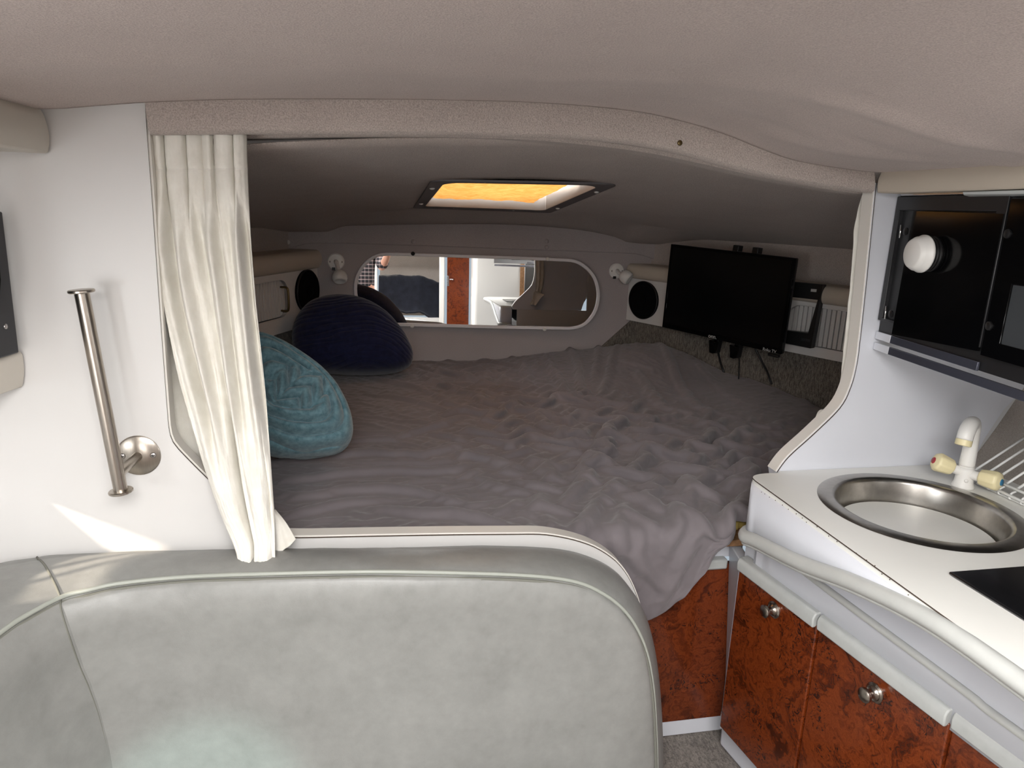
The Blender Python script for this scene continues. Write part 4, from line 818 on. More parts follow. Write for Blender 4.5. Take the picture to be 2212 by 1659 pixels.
def text(body, c, size, ex_, ez_, n_, mat, parent, name):
    cu_ = bpy.data.curves.new(name, 'FONT'); cu_.body = body; cu_.size = size; cu_.extrude = .0003; cu_.align_x = 'CENTER'; cu_.align_y = 'CENTER'; tmp = bpy.data.objects.new('tmp', cu_); COL.objects.link(tmp); bpy.context.view_layer.update(); me_ = bpy.data.meshes.new_from_object(tmp.evaluated_get(bpy.context.evaluated_depsgraph_get())); bpy.data.objects.remove(tmp); me_.name = name; me_.materials.clear(); me_.materials.append(mat)
    o_ = bpy.data.objects.new(name, me_); COL.objects.link(o_); o_.parent = parent; q_ = c - ORIGIN[parent.name]
    o_.matrix_local = Matrix(((ex_[0], ez_[0], n_[0], q_[0]), (ex_[1], ez_[1], n_[1], q_[1]), (ex_[2], ez_[2], n_[2], q_[2]), (0, 0, 0, 1))); ORIGIN[o_.name] = c; return o_
tp = lambda u, v, o: atp(u, v, ctr + eN * o, eN)
text('onn.', tp(1539, 727, .004), .026, eX, eZ, eN, M['letter'], tv, 'lettering'); text('Roku TV', tp(1662, 757, .004), .018, eX, eZ, eN, M['letter'], tv, 'lettering')
MB().box(tp(1668, 768, .0) - eN * .012, (.05, .02, .012), Rt).build('sensor_bump', M['black'], tv, bevel=.003)
# wall mount
mt_ = thing('tv_mount', 'black steel television wall mount with open plate right of the television', 'bracket', atp(1740, 752, p0S, nS))
PS = lambda u, v, o: atp(u, v, p0S + nS * o, nS)
MB().ring([PS(1620, 600, .05), PS(1777, 615, .05), PS(1751, 753, .05), PS(1600, 722, .05)], [PS(1640, 634, .05), PS(1766, 648, .05), PS(1745, 720, .05), PS(1625, 705, .05)], nS * -.03).build('plate', M['black'], mt_, bevel=.003)
for q_ in [[(1752, 624), (1764, 625), (1763, 631), (1751, 630)]]: MB().prism([PS(u, v, .0512) for u, v in q_], nS * -.002).build('slot', M['letter'], mt_)
for q_ in [[(1731, 731), (1740, 732), (1739, 737), (1730, 736)], [(1741, 732), (1750, 734), (1749, 739), (1740, 737)]]: MB().prism([PS(u, v, .0512) for u, v in q_], nS * -.002).build('slot', M['darkpanel'], mt_)
for ut, vt, ub, vb in [(1590, 530, 1541, 762), (1632, 535, 1586, 773)]:
    a_, b_ = PS(ut, vt, .095), PS(ub, vb, .095); dd = unit(b_ - a_); sx = unit(np.cross(dd, nS))
    MB().prism([a_ - sx * .015, a_ + sx * .015, b_ + sx * .012, b_ - sx * .012], nS * -.035).build('arm', M['black'], mt_, bevel=.003)
    MB().prism([b_ - sx * .018 - dd * .06 + nS * .03, b_ + sx * .018 - dd * .06 + nS * .03, b_ + sx * .010 + nS * .02, b_ - sx * .010 + nS * .02], nS * -.03).build('arm_end', M['blackgloss'], mt_, bevel=.003)
def cable(pts, r, label): tag(MB().tube(spline([PS(u, v, o) for u, v, o in pts], 40), r, 8).build('cable', M['black'], None, True), label, 'cable')
cable([(1545, 740, .09), (1552, 765, .06), (1557, 785, .04), (1562, 800, .03), (1570, 822, .03)], .005, 'flat black cable hanging left below the television')
cable([(1596, 745, .08), (1597, 780, .05), (1596, 808, .04), (1595, 830, .04)], .0032, 'thin black cable hanging straight below the television middle')
cable([(1628, 745, .10), (1645, 780, .08), (1656, 800, .06), (1662, 816, .045), (1667, 830, .04)], .0045, 'black cable curving right below the television')

# ================================================================== HATCH
ha = thing('deck_hatch', 'overhead hatch in the berth ceiling with orange sun shade', 'hatch', (.49, 2.69, 1.5))
zc = lambda x, y: fceil(np.asarray(x), np.asarray(y))
def rrect(x0, x1, y0, y1, r, n=10):
    out = []
    for k, (cx, cy) in enumerate([(x1 - r, y1 - r), (x0 + r, y1 - r), (x0 + r, y0 + r), (x1 - r, y0 + r)]):
        for i in range(n): an = math.pi / 2 * (k + i / (n - 1)); out.append((cx + r * math.cos(an), cy + r * math.sin(an)))
    return out
Po = rrect(HX0 - .025, HX1 + .025, HY0 - .03, HY1 + .03, .03); Pi = rrect(HX0 + .02, HX1 - .02, HY0 + .025, HY1 - .03, .05)
mp = lambda P2, o: [V(x, y, float(zc(x, y)) + o) for x, y in P2]
MB().ring(mp(Po, -.006), mp(Pi, -.006), (0, 0, .008)).build('frame', M['hatchframe'], ha, bevel=.002)
Pl = np.array(Pi); MB().grid(np.stack([np.array(mp(list(Pi) + [Pi[0]], -.005)), np.array(mp(list(Pi) + [Pi[0]], .125))], 0)).build('liner', M['liner'], ha, True, solid=.003)
nx_, ny_ = 60, 60; gx = np.linspace(HX0 + .03, HX1 - .075, nx_); gy = np.linspace(HY0 + .03, HY1 - .075, ny_); GX, GY = np.meshgrid(gx, gy)
sx_ = (GX - gx[0]) / (gx[-1] - gx[0]); sy_ = (GY - gy[0]) / (gy[-1] - gy[0])
GZ = zc(GX, GY) + .021 - .011 * np.sin(np.pi * sx_) ** .6 * np.sin(np.pi * np.clip(sy_, 0, 1)) ** .5 + .006 * fbm(GX * 14, GY * 9, 3) + .012 * np.exp(-((sx_) / .05) ** 2)
MB().grid(np.stack([GX, GY, GZ], 2)).build('sun_shade', M['shade'], ha, True)
for x, y in [(HX0 - .006, 2.42), (HX0 - .006, 2.92), (HX1 + .008, 2.42), (HX1 + .008, 2.93), (.36, HY1 + .0), (.62, HY1 + .0), (.36, HY0 - .012), (.62, HY0 - .012)]:
    MB().lathe(V(x, y, float(zc(x, y)) - .005), (0, 0, -1), [(.009, 0), (.009, .002), (.006, .005), (.001, .006)], 14).build('screw', M['plastic'], ha, True)

# ================================================================== GALLEY
DP0, Dd = V(.947, 1.537, 0), unit(V(.142, -.99, 0)); Dn = unit(V(-.99, -.142, 0))
on_d = lambda u, v, o=0: atp(u, v, DP0 + Dn * o, Dn)
s_of = lambda p: (p - DP0) @ Dd
QD = lambda s, z, o=0: DP0 + Dd * s + V(0, 0, z) + Dn * o
g1_ = s_of(on_d(1769, 1375)); g2_ = s_of(on_d(2047, 1600)); zr = .612; zb_ = .125
gal = thing('galley_cabinet', 'white galley base cabinet with burl doors under the sink', 'cabinet', (1.25, .8, 0))
CE = .905                                        # overhanging worktop edge
ca = [QD(0, 0, -.012), QD(0, 0, -.012) + V(.60, 0.0, 0), V(1.55, .12, 0), QD(1.43, 0, -.012)]
z0c = lambda P_, z: [p + V(0, 0, z) for p in P_]
MB().prism(z0c(ca, .10), (0, 0, .60)).build('carcass', M['white2'], gal)
ck = [QD(-.05, 0, -.045), QD(-.05, 0, -.045) + V(.5, 0, 0), V(1.5, .14, 0), QD(1.42, 0, -.045)]
MB().prism(z0c(ck, 0), (0, 0, .125)).build('kick_board', M['white2'], gal, bevel=.01)
# left end post next to the berth base, its face running back to the burl panel
xt, xb = at(1577, 1195, 'y', 1.64)[0], at(1561, 1555, 'y', 1.64)[0]
pm = MB(); a4 = [V(.949, 1.539, .10), V(xb, 1.64, .10), V(xt - .006, 1.64, .62), V(.949, 1.539, .62)]
pm.prism(a4, (.03, 0, 0)); pm.build('corner_post', M['white2'], gal, bevel=.003)
def door(s0, s1, o, knob=None):
    d_ = MB().prism([QD(s0, zb_, o), QD(s1, zb_, o), QD(s1, zr, o), QD(s0, zr, o)], Dn * -(o + .010)).build('door', M['burl'], gal, bevel=.0025)
    pf = [Dn * (o + .002) + V(0, 0, -.018), Dn * (o + .010) + V(0, 0, -.018), Dn * (o + .012) + V(0, 0, .004), Dn * (o + .009) + V(0, 0, .012), Dn * (o + .004) + V(0, 0, .018), Dn * (-.010) + V(0, 0, .020), Dn * (-.010) + V(0, 0, -.0)]
    MB().sweep(pf, [QD(s0 + .002, zr + .012), QD(s1 - .002, zr + .012)]).build('finger_pull', M['pull'], d_, bevel=.003)
    if knob:
        p = on_d(*knob, o)
        MB().lathe(p, Dn, [(.021, 0), (.021, .002), (.0165, .005), (.014, .004), (.010, .008), (.008, .016), (.010, .021), (.0155, .024), (.0155, .030), (.0115, .033), (.001, .0335)], 32).build('knob', M['knob'], d_, 'auto')
    return d_
door(.012, g1_ - .001, .010, (1672, 1317)); door(g1_ + .001, g2_, .005, (1890, 1496)); door(g2_ + .0005, 1.25, -.004)
# upper fascia hanging from the worktop edge, bumper rail, molding
ye = np.linspace(1.47, .1, 80)
RZ = np.interp(ye, [.2, .55, .712, .845, .998, 1.12, 1.277, 1.40, 1.474], [.872, .872, .872, .870, .848, .812, .770, .748, .736])
corner = [(1.0, 1.485), (.955, 1.487), (.925, 1.480), (.909, 1.466), (.905, 1.445)]
edge2 = np.array(list(spline(np.c_[np.array(corner), np.zeros(5)], 14)[:, :2]) + [(CE, y) for y in ye[2:]])
zlow = np.array([.734] * 14 + list(RZ[2:]))
ft = np.c_[edge2, np.full(len(edge2), .872)]; fb = np.c_[edge2, zlow]
fb2 = fb.copy()
MB().grid(np.stack([ft, fb], 0)).build('overhang_fascia', M['white2'], gal, True, solid=.004)
# row of small pin holes below the worktop edge
uvp = [(1645, 1063), (1652, 1067), (1662, 1074), (1675, 1081), (1690, 1091), (1703, 1100), (1720, 1110), (1733, 1119), (1742, 1128), (1765, 1138), (1790, 1158), (1808, 1170), (1828, 1180), (1850, 1195), (1872, 1210), (1890, 1222), (1905, 1240), (1922, 1252), (1942, 1262), (1962, 1285)]
ph_ = MB()
for u, v in uvp: p = at(u, v, 'x', CE - .0025); ph_.box(p, (.001, .0016, .0016))
pho = ph_.build('pin_holes', M['darkline'], gal); pho['kind'] = 'stuff'
# underside between the rail and the door plane, then the lower fascia
s_edge = [s_of(p) for p in fb]
MB().grid(np.stack([fb, np.array([QD(min(max(s, .0), 1.4), z, .002) for s, z in zip(s_edge, zlow)])], 0)).build('overhang_underside', M['white2'], gal, True)
MB().grid(np.stack([np.array([QD(min(max(s, 0), 1.4), z, .0) for s, z in zip(s_edge, zlow)]), np.array([QD(min(max(s, 0), 1.4), .60, .0) for s in s_edge])], 0)).build('lower_fascia', M['white2'], gal, True, solid=.003)
rp = np.c_[edge2, zlow]; sel = spline(np.vstack([rp[:14:4], rp[16::10]]), 160)
rl = MB(); rl.tube(sel + V(-.004, 0, 0), .0165, 16); ro = rl.build('bumper_rail', M['railgrey'], gal, True, label='pale grey rubber bumper rail curving along the worktop')
MB().tube(sel + V(-.006, 0, -.0165), .006, 8).build('rail_lip', M['railgrey'], ro, True)
mp_ = [on_d(u, v, .006) for u, v in [(1672, 1187), (1720, 1224), (1800, 1284), (1900, 1358), (2000, 1432), (2100, 1507), (2212, 1592)]]
mp_ = [QD(s_of(p), p[2], .004) for p in mp_]; mp_.append(QD(1.3, mp_[-1][2], .004))
MB().tube(spline(mp_, 60), .008, 10).build('molding', M['railgrey'], gal, True, label='thin grey molding strip')
# worktop
SC, SR = V(1.19, 1.249, .885), .21
wt_o = [tuple(p) for p in edge2] + [(CE, .1), (1.55, .1), (1.555, 1.498), (1.0, 1.498)]
wt_o = [(1.0, 1.498)] + [tuple(p) for p in edge2[1:]] + [(.96, .04), (1.1, .0), (1.555, .0), (1.555, 1.498)]
N = 160; an = np.linspace(0, 2 * np.pi, N, endpoint=False); W2 = np.array(wt_o)
bmw = bmesh.new(); ovs = [bmw.verts.new((*p, .885)) for p in wt_o]; cir = [bmw.verts.new((SC[0] + (SR - .012) * math.cos(a), SC[1] + (SR - .012) * math.sin(a), .885)) for a in np.linspace(0, 2 * np.pi, 72, endpoint=False)]
eds = [bmw.edges.new((ovs[i], ovs[(i + 1) % len(ovs)])) for i in range(len(ovs))] + [bmw.edges.new((cir[i], cir[(i + 1) % 72])) for i in range(72)]
bmesh.ops.triangle_fill(bmw, edges=eds, use_beauty=True); bmw.verts.ensure_lookup_table(); bmw.verts.index_update()
wvs = [v.co[:] for v in bmw.verts]; wfs = [tuple(v.index for v in f.verts) for f in bmw.faces]; bmw.free()
wtm = MB().add(wvs, wfs); nb = len(wvs)
wtm.add([(x, y, .872) for x, y, z in wvs[:len(wt_o)]], []); k = len(wt_o)
for i in range(k): wtm.f.append((i, (i + 1) % k, nb + (i + 1) % k, nb + i))
wt = wtm.build('worktop', M['worktop']); tag(wt, 'white laminate galley worktop around the round sink', 'worktop')
MB().sweep([V(-.0009, 0, -.0009), V(.0009, 0, -.0009), V(.0009, 0, .0009), V(-.0009, 0, .0009)], [V(x - .0006, y, .8835) for x, y in edge2[3:60]]).build('laminate_edge', M['darkline'], wt, label='dark line along the worktop edge')
# sink with white lid
sk = thing('sink', 'round stainless steel sink with wide rim set in the worktop', 'sink', SC)
MB().lathe(SC, (0, 0, 1), [(SR - .034, .003), (SR - .030, .0045), (SR - .006, .0035), (SR, .0005)], 96, caps=False).build('rim', M['sinksteel'], sk, True)
k0 = bpy.data.objects[-1] if False else None
bw = MB(); prf = [(SR - .032, .004), (SR - .038, .001), (SR - .041, -.006), (SR - .044, -.06), (SR - .05, -.11), (SR - .08, -.135), (.03, -.14), (.001, -.14)]
vs = []; 
for r_, h_ in prf: vs += [SC + V(r_ * math.cos(a), r_ * math.sin(a), h_) for a in np.linspace(0, 2 * np.pi, 96, endpoint=False)]
bw.add(vs, [(i * 96 + j, i * 96 + (j + 1) % 96, (i + 1) * 96 + (j + 1) % 96, (i + 1) * 96 + j) for i in range(len(prf) - 1) for j in range(96)]); bw.build('bowl', M['sinksteel'], sk, True)
ld = MB().lathe(SC + V(0, 0, -.066), (0, 0, 1), [(.05, 0), (SR - .053, 0), (SR - .050, .003), (SR - .050, .011), (SR - .053, .014), (.001, .014)], 80).build('sink_cover', M['worktop'], None, 'auto'); tag(ld, 'white round cover board lying inside the steel sink', 'board')
# tap
fb_ = V(1.398, 1.352, .885); tapx = unit(V(.93, -.37, 0)); tap = thing('tap', 'white two handle tap with cream knobs behind the sink', 'tap', fb_)
MB().lathe(fb_, (0, 0, 1), [(.024, 0), (.0245, .004), (.021, .012), (.019, .03), (.020, .045), (.017, .052), (.001, .053)], 32).build('body', M['plastic'], tap, True)
MB().lathe(fb_ + V(0, 0, .05), (0, 0, 1), [(.0168, 0), (.0168, .010), (.001, .010)], 28).build('collar', M['plastic'], tap, 'auto')
spd = unit(V(-.86, -.5, 0))
spath = spline([fb_ + V(0, 0, .055), fb_ + V(.0, .0, .10), fb_ + V(0, 0, .142) + spd * .002, fb_ + V(0, 0, .162) + spd * .014, fb_ + V(0, 0, .163) + spd * .036, fb_ + V(0, 0, .148) + spd * .054, fb_ + V(0, 0, .131) + spd * .060], 40)
MB().tube(spath, np.interp(np.linspace(0, 1, 40), [0, .45, .62, .85, 1], [.0175, .0145, .0155, .0175, .017]), 20).build('spout', M['plastic'], tap, True)
e_t = spath[-1]; MB().lathe(e_t, unit(spath[-1] - spath[-3]), [(.0172, 0), (.0172, .013), (.0145, .0145), (.001, .0145)], 24).build('aerator', M['cream'], tap, 'auto')
MB().lathe(fb_ + unit(V(-.5, -.85, 0)) * .0195 + V(0, 0, .022), unit(V(-.5, -.85, 0)), [(.0045, 0), (.0045, .0012), (.001, .0016)], 16).build('plug_button', M['plastic'], tap, True)
for pt, mk in (((2031, 1000), M['red']), ((2116, 1030), M['blue'])):
    tgt = at(pt[0], pt[1], 'y', fb_[1] + (.02 if mk is M['red'] else -.03)); dr_ = unit(tgt - (fb_ + V(0, 0, .035)))
    st0 = fb_ + V(0, 0, .035) + dr_ * .012
    MB().tube([st0, st0 + dr_ * .026], .0115, 16).build('valve_stem', M['plastic'], tap, 'auto')
    kb = MB().lathe(st0 + dr_ * .022, dr_, [(.019, 0), (.0205, .006), (.024, .034), (.022, .040), (.012, .045), (.001, .046)], 8).build('handle', M['cream'], tap, bevel=.003)
    MB().lathe(st0 + dr_ * .0665, dr_, [(.0085, 0), (.007, .003), (.001, .0034)], 16).build('marker', mk, kb, True)
# dish rack: white wire, leaning up the hull side
rk = thing('dish_rack', 'white coated wire dish rack at the right edge beside the tap', 'dish rack', (1.5, 1.2, .886))
r0 = lambda y, z: V(1.447, y, z)
for i in range(13):
    y = 1.385 - i * .030; off_ = V(.165, .0, .105)
    MB().tube([V(1.452, y, .908), V(1.452, y, .908) + off_], .0028, 8).build('rod', M['wire'], rk, True)
    MB().tube(spline([V(1.452, y - .004, .908), V(1.440, y - .004, .903), V(1.438, y - .004, .892), V(1.446, y - .004, .890)], 10), .0026, 6).build('front_tooth', M['wire'], rk, True)
for z, x in ((.914, 1.449), (.899, 1.436), (.8895, 1.446)): MB().tube([V(x, 1.40, z), V(x, .98, z)], .0036, 8).build('front_rail', M['wire'], rk, True)
MB().tube([V(1.452, 1.42, .908) + V(.165, .0, .105), V(1.452, .98, .908) + V(.165, .0, .105)], .0036, 8).build('top_rail', M['wire'], rk, True)
# hob
hb = thing('hob', 'black ceramic glass hob let into the worktop at the right edge', 'hob', (1.19, .78, .886))
hz_ = lambda pts, z: [V(x, y, z) for x, y in pts]
MB().prism(hz_([(1.018, .978), (1.40, .978), (1.40, .56), (1.03, .56)], .886), (0, 0, .006)).build('glass_plate', M['stove'], hb, bevel=.004)
for c_, r_ in (((1.13, .86), .05), ((1.30, .70), .075)):
    MB().tube([V(c_[0] + r_ * math.cos(a), c_[1] + r_ * math.sin(a), .8922) for a in np.linspace(0, 2 * np.pi, 49)], .0007, 5, False).build('burner_ring', M['lensgrey'], hb, True)
# upper cabinet
E0, Ed = V(1.2165, 1.497, 0), unit(V(-.0595, -.467, 0)); En = unit(V(-.992, .126, 0)); QE = lambda s, z, o=0: E0 + Ed * s + V(0, 0, z) + En * o; on_e = lambda u, v, o=0: atp(u, v, E0 + En * o, En); s_e = lambda p: (p - E0) @ Ed
uc = thing('wall_cabinet', 'black glass fronted wall cabinet above the sink', 'wall cabinet', (1.4, 1.2, 1.2))
se = s_e(on_e(2152, 640))
bp = [QE(0, 0), QE(1.6, 0), QE(1.6, 0) + V(.5, 0, 0), QE(0, 0) + V(.45, 0, 0)]
MB().prism(z0c(bp, 1.232), (0, 0, .335)).build('carcass', M['blackframe'], uc)
MB().prism(z0c([p + V(0, 0, 0) for p in bp], 1.222), (0, 0, .010)).build('bottom', M['blackframe'], uc)
d1a, d1b = s_e(on_e(1946, 440)), s_e(on_e(2160, 640))
dr1 = MB().ring([QE(.004, 1.268, .010), QE(se - .004, 1.268, .010), QE(se - .004, 1.556, .010), QE(.004, 1.556, .010)], [QE(.020, 1.275, .010), QE(se - .03, 1.275, .010), QE(se - .03, 1.525, .010), QE(.020, 1.525, .010)], En * -.012).build('door', M['blackframe'], uc, bevel=.0015)
gq = [on_e(1973, 456, .012), on_e(2168, 462, .012), on_e(2110, 758, .012), on_e(1926, 722, .012)]
MB().prism(gq, En * -.006).build('glass_pane', M['blackgloss'], dr1)
for u, v in [(1958, 500), (1926, 678), (2138, 704), (2178, 505)]: MB().lathe(on_e(u, v, .012), En, [(.0085, 0), (.0085, .003), (.006, .0045), (.001, .005)], 20).build('hinge_cap', M['black'], dr1, 'auto')
for u, v in [(1945, 500), (1913, 675)]:
    a_, b_ = on_e(u + 1.5, v - 14, .011), on_e(u - 1.5, v + 14, .011); MB().tube([a_, b_], .0022, 8).build('hinge_pin', M['chrome'], dr1, True)
# trims below the door
def rail_e(v0, z, s1, name):
    pf = [En * .002 + V(0, 0, -.009), En * .008 + V(0, 0, -.009), En * .007 + V(0, 0, .009), En * .002 + V(0, 0, .009)]
    MB().sweep(pf, [QE(.001, z), QE(.062, z)]).build(name, M['white2'], uc, bevel=.001); MB().sweep(pf, [QE(.0625, z), QE(s1, z)]).build(name, M['blackgloss'] if False else simple('reflective_trim', srgb(84, 86, 98), .16, .5), uc, bevel=.001, label='dark reflective trim strip')
z_a, z_b = on_e(1900, 728, .016)[2], on_e(1896, 752, .016)[2]
rail_e(0, z_a, se - .004, 'lower_trim'); rail_e(0, z_b, 1.55, 'bottom_trim')
# microwave door to the right
s2a = se + .004
mwv = thing('microwave', 'black microwave with grey window at the right edge beside the glass cabinet', 'microwave', QE(s2a + .2, 1.25))
MB().ring([QE(s2a, 1.255, .012), QE(s2a + .5, 1.255, .012), QE(s2a + .5, 1.55, .012), QE(s2a, 1.55, .012)], [QE(s2a + .042, 1.285, .012), QE(s2a + .36, 1.285, .012), QE(s2a + .36, 1.395, .012), QE(s2a + .042, 1.395, .012)], En * -.013).build('front_frame', M['blackgloss'], mwv, bevel=.002)
MB().prism([QE(s2a + .042, 1.285, .008), QE(s2a + .36, 1.285, .008), QE(s2a + .36, 1.395, .008), QE(s2a + .042, 1.395, .008)], En * -.004).build('window', M['lensgrey'], mwv)
# dome lamp on the cabinet glass
dc = on_e(2012, 549, .0125); dm = thing('push_light', 'round white push light on a ribbed black collar, stuck to the black cabinet door', 'light', dc)
MB().lathe(dc, En, [(.0375, 0), (.0375, .003), (.035, .005), (.0375, .007), (.0375, .010), (.035, .012), (.0375, .014), (.0375, .017), (.001, .017)], 40).build('collar', M['black'], dm, 'auto')
MB().lathe(dc + En * .017, En, [(.0385, 0), (.040, .002), (.040, .006), (.0375, .008), (.036, .018), (.031, .026), (.027, .028), (.001, .0285)], 48).build('dome', M['plastic'], dm, True)
# bolster above the cabinet and strip light
pf = [V(0, 0, 0), V(.08, 0, 0), V(.08, 0, .075), V(.010, 0, .062), V(.002, 0, .048), V(-.003, 0, .030), V(-.003, 0, .015)]
p_a = at(1890, 417, 'y', 1.485)
tag(MB().sweep(pf, [V(p_a[0] + .004, 1.484, p_a[2]), V(p_a[0] + .004, 1.40, p_a[2]), V(p_a[0], .6, p_a[2] + .008), V(p_a[0] - .02, -.9, p_a[2] + .01)]).build('bolster', M['vinylbeige'], None, 'auto', bevel=.003), 'beige vinyl bolster on the right side above the black wall cabinet', 'bolster')
sl = thing('strip_light', 'slim clear strip light under the bolster above the wall cabinet', 'light', on_e(2150, 420, .02))
s_l = s_e(on_e(2083, 420, .02)); pf = [En * .004 + V(0, 0, -.004), En * .022 + V(0, 0, -.001), En * .026 + V(0, 0, .006), En * .004 + V(0, 0, .008)]
MB().sweep(pf, [QE(s_l, 1.556), QE(s_l + .45, 1.556)]).build('lens', simple('clear_lens', srgb(196, 200, 200), .15), sl, bevel=.002)
MB().sweep([En * .005 + V(0, 0, .0), En * .02 + V(0, 0, .0), En * .02 + V(0, 0, .005), En * .005 + V(0, 0, .005)], [QE(.03, 1.557), QE(s_l, 1.557)]).build('mounting_strip', M['chrome'], sl, bevel=.001)

# ================================================================== AFT END (mirror only)
bdoor = thing('cabin_door', 'burl wood door with chrome latch reflected in the mirror', 'door', (.70, YA, 0))
MB().box((.72, YA + .03, .86), (.26, .03, 1.6)).build('door_leaf', M['burl'], bdoor, bevel=.003)
MB().tube([V(.625, YA + .045, 1.02), V(.625, YA + .08, 1.02), V(.66, YA + .085, 1.02)], .008, 10).build('latch', M['chrome'], bdoor, True)
MB().box((.60, YA + .05, 1.0), (.02, .006, .12)).build('latch_plate', M['chrome'], bdoor, bevel=.002)
wcab = thing('tall_locker', 'tall rounded white locker beside the burl door in the mirror', 'cabinet', (1.15, YA + .25, 0))
MB().box((1.17, YA + .22, .83), (.60, .42, 1.66)).build('body', M['plastic'], wcab, bevel=.05, seg=4)
MB().box((1.43, YA + .435, .95), (.05, .012, 1.1)).build('timber_strip', M['ply'], wcab, bevel=.002)
bd2 = MB(); xs4 = np.linspace(-.22, .52, 60); ys4 = np.linspace(YA - .30, YA - .02, 24); X4, Y4 = np.meshgrid(xs4, ys4)
Z4 = .62 + .42 * sstep(YA - .02, YA - .25, Y4) + .02 * fbm(X4 * 6, Y4 * 6, 3) - .08 * sstep(.25, .5, X4)
bd2.grid(np.stack([X4, Y4, Z4], 2)); tag(bd2.build('blanket', mk_cloth('black_navy_fleece', srgb(12, 14, 22), srgb(26, 28, 38), 12, .6), None, True, solid=.02), 'dark navy blanket heaped in the aft berth, seen in the mirror', 'bedding')
ol = thing('power_outlet', 'beige power outlet plate on the hull side aft, seen in the mirror', 'outlet', (1.66, .30, 1.03))
MB().box((1.655, .30, 1.08), (.012, .12, .075)).build('plate', M['cream'], ol, bevel=.003); MB().box((1.648, .30, 1.08), (.01, .03, .03)).build('socket', M['plastic'], ol, bevel=.002)

# ================================================================== PERSON (reflected at the left end of the mirror)
def skin_mesh(name, verts, edges, mat, parent, sub=2, root=0):
    o0 = ORIGIN[parent.name]; me = bpy.data.meshes.new(name); me.from_pydata([tuple(np.asarray(p[:3], float) - o0) for p in verts], edges, []); me.materials.append(mat)
    o = bpy.data.objects.new(name, me); COL.objects.link(o); o.parent = parent; ORIGIN[o.name] = o0
    md = o.modifiers.new('skin', 'SKIN'); md.use_smooth_shade = True; md.use_x_symmetry = False
    for i, p in enumerate(verts):
        sv = me.skin_vertices[0].data[i]; r_ = p[3]; sv.radius = r_ if isinstance(r_, tuple) else (r_, r_); sv.use_root = (i == root)
    s_ = o.modifiers.new('sub', 'SUBSURF'); s_.levels = s_.render_levels = sub; return o
px_, py_ = -.36, -.46
pe = thing('person', 'person in dark plaid shirt and grey shorts photographing, reflected in the mirror', 'person', (px_, py_, 0))
def b(x, y, z, r): return (px_ + x, py_ + y, z, r)
BV = [b(0, 0, .88, (.15, .10)), b(0, 0, 1.02, (.145, .10)), b(0, .0, 1.20, (.16, .11)), b(0, 0, 1.34, (.15, .09)), b(0, .01, 1.42, .055), b(0, .03, 1.50, (.075, .085)), b(0, .035, 1.58, (.08, .095)), b(0, .03, 1.655, (.06, .07)),
      b(.10, 0, .86, .085), b(.11, .01, .48, .06), b(.11, -.01, .10, .042), b(.11, .09, .04, .035), b(-.10, 0, .86, .085), b(-.11, .01, .48, .06), b(-.11, -.01, .10, .042), b(-.11, .09, .04, .035),
      b(.18, 0, 1.34, .055), b(.235, .08, 1.14, .046), b(.30, .28, 1.27, .036), b(.315, .34, 1.335, .026), b(.32, .355, 1.375, (.038, .02)),
      b(-.18, 0, 1.34, .055), b(-.24, .02, 1.10, .046), b(-.20, .17, .96, .036), b(-.17, .23, .95, .026), b(-.15, .28, .955, (.036, .02))]
BE = [(0, 1), (1, 2), (2, 3), (3, 4), (4, 5), (5, 6), (6, 7), (0, 8), (8, 9), (9, 10), (10, 11), (0, 12), (12, 13), (13, 14), (14, 15), (3, 16), (16, 17), (17, 18), (18, 19), (19, 20), (3, 21), (21, 22), (22, 23), (23, 24), (24, 25)]
def hand(i0, ax, out, side):
    p = np.array(BV[i0][:3]); ax = unit(ax); out = unit(out); cur = unit(np.cross(ax, out)) * side
    for k, (o_, L) in enumerate([(-.030, .058), (-.010, .068), (.010, .064), (.028, .050)]):
        n_ = len(BV); q = p + out * o_ + ax * .03
        BV.extend([(*(q), .0095), (*(q + ax * L * .5 + cur * .008), .0088), (*(q + ax * L * .85 + cur * .028), .008)]); BE.extend([(i0, n_), (n_, n_ + 1), (n_ + 1, n_ + 2)])
    n_ = len(BV); BV.extend([(*(p - out * .036 - ax * .005), .012), (*(p - out * .052 + ax * .022 + cur * .012), .0105), (*(p - out * .050 + ax * .046 + cur * .022), .009)]); BE.extend([(i0, n_), (n_, n_ + 1), (n_ + 1, n_ + 2)])
hand(20, (.05, .3, 1), (1, 0, 0), 1); hand(25, (.4, .9, .05), (0, .1, -1), -1)
skin_mesh('body', BV, BE, M['skin'], pe)
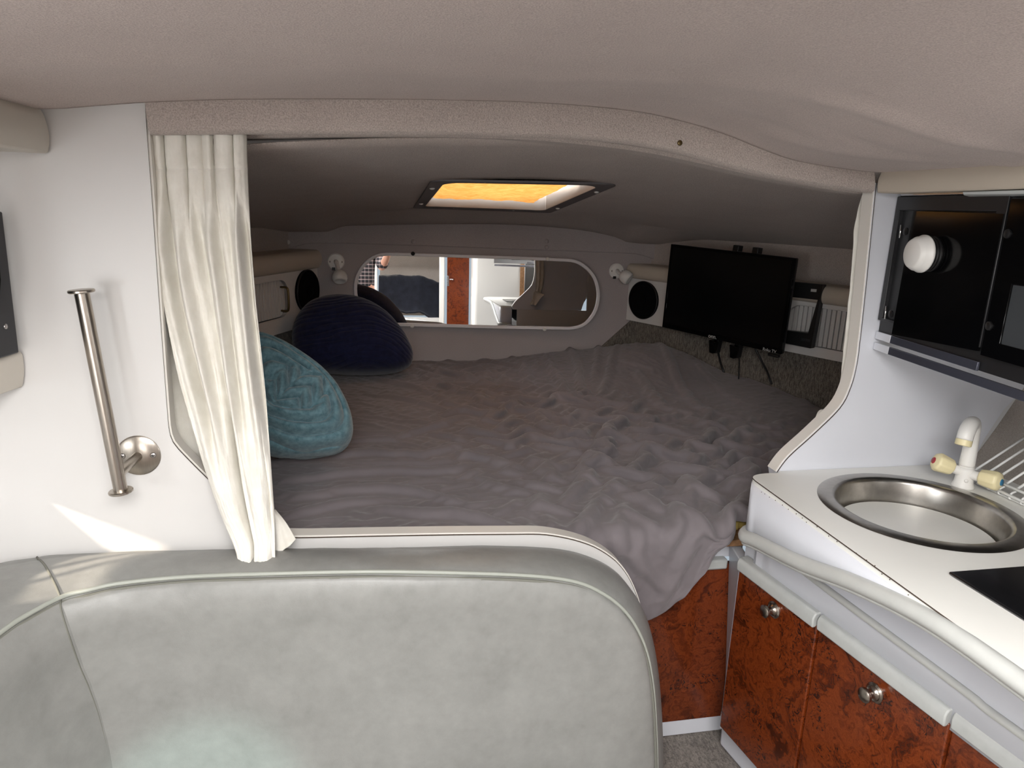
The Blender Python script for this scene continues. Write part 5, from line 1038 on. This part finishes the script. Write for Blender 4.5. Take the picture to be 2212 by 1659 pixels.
SV = [b(0, 0, .84, (.175, .12)), b(0, 0, 1.02, (.165, .115)), b(0, .0, 1.20, (.178, .125)), b(0, 0, 1.345, (.165, .10)), b(0, .0, 1.40, .07), b(.19, 0, 1.345, .07), b(.235, .07, 1.16, .062), b(.27, .19, 1.215, .054), b(-.19, 0, 1.345, .07), b(-.24, .02, 1.12, .062), b(-.225, .09, 1.03, .054)]
skin_mesh('shirt', SV, [(0, 1), (1, 2), (2, 3), (3, 4), (3, 5), (5, 6), (6, 7), (3, 8), (8, 9), (9, 10)], M['plaid'], pe)
TV_ = [b(0, 0, .90, (.165, .115)), b(.10, 0, .80, .105), b(.115, .01, .50, .085), b(-.10, 0, .80, .105), b(-.115, .01, .50, .085)]
skin_mesh('shorts', TV_, [(0, 1), (1, 2), (0, 3), (3, 4)], M['trousers'], pe)
HV = [b(0, .0, 1.60, (.088, .09)), b(0, .015, 1.655, (.078, .085)), b(0, -.02, 1.53, (.08, .07))]
skin_mesh('hair', HV, [(0, 1), (0, 2)], M['hair'], pe)
fc0 = V(px_, py_ + .125, 1.56)
MB().tube(spline([fc0 + V(0, -.005, .03), fc0 + V(0, .012, .0), fc0 + V(0, .022, -.022), fc0 + V(0, .004, -.03)], 12), [.006, .007, .008, .009, .010, .011, .012, .013, .013, .012, .010, .006], 10).build('nose', M['skin'], pe, True)
for sx in (-1, 1):
    MB().lathe(fc0 + V(sx * .031, -.012, .025), (0, 1, 0), [(.011, 0), (.010, .006), (.006, .010), (.001, .011)], 14).build('eye', M['plastic'], pe, True)
    MB().lathe(V(px_ + sx * .083, py_ + .03, 1.55), (sx, -.2, 0), [(.022, -.004), (.026, .004), (.018, .010), (.001, .008)], 14).build('ear', M['skin'], pe, True)
MB().tube(spline([fc0 + V(-.025, -.008, -.058), fc0 + V(0, .004, -.056), fc0 + V(.025, -.008, -.058)], 10), .006, 8).build('mouth', simple('lips', srgb(172, 100, 92), .5), pe, True)
for sx in (-1, 1):
    MB().box((px_ + sx * .11, py_ + .03, .035), (.095, .26, .07)).build('shoe', M['black'], pe, bevel=.025, seg=3)
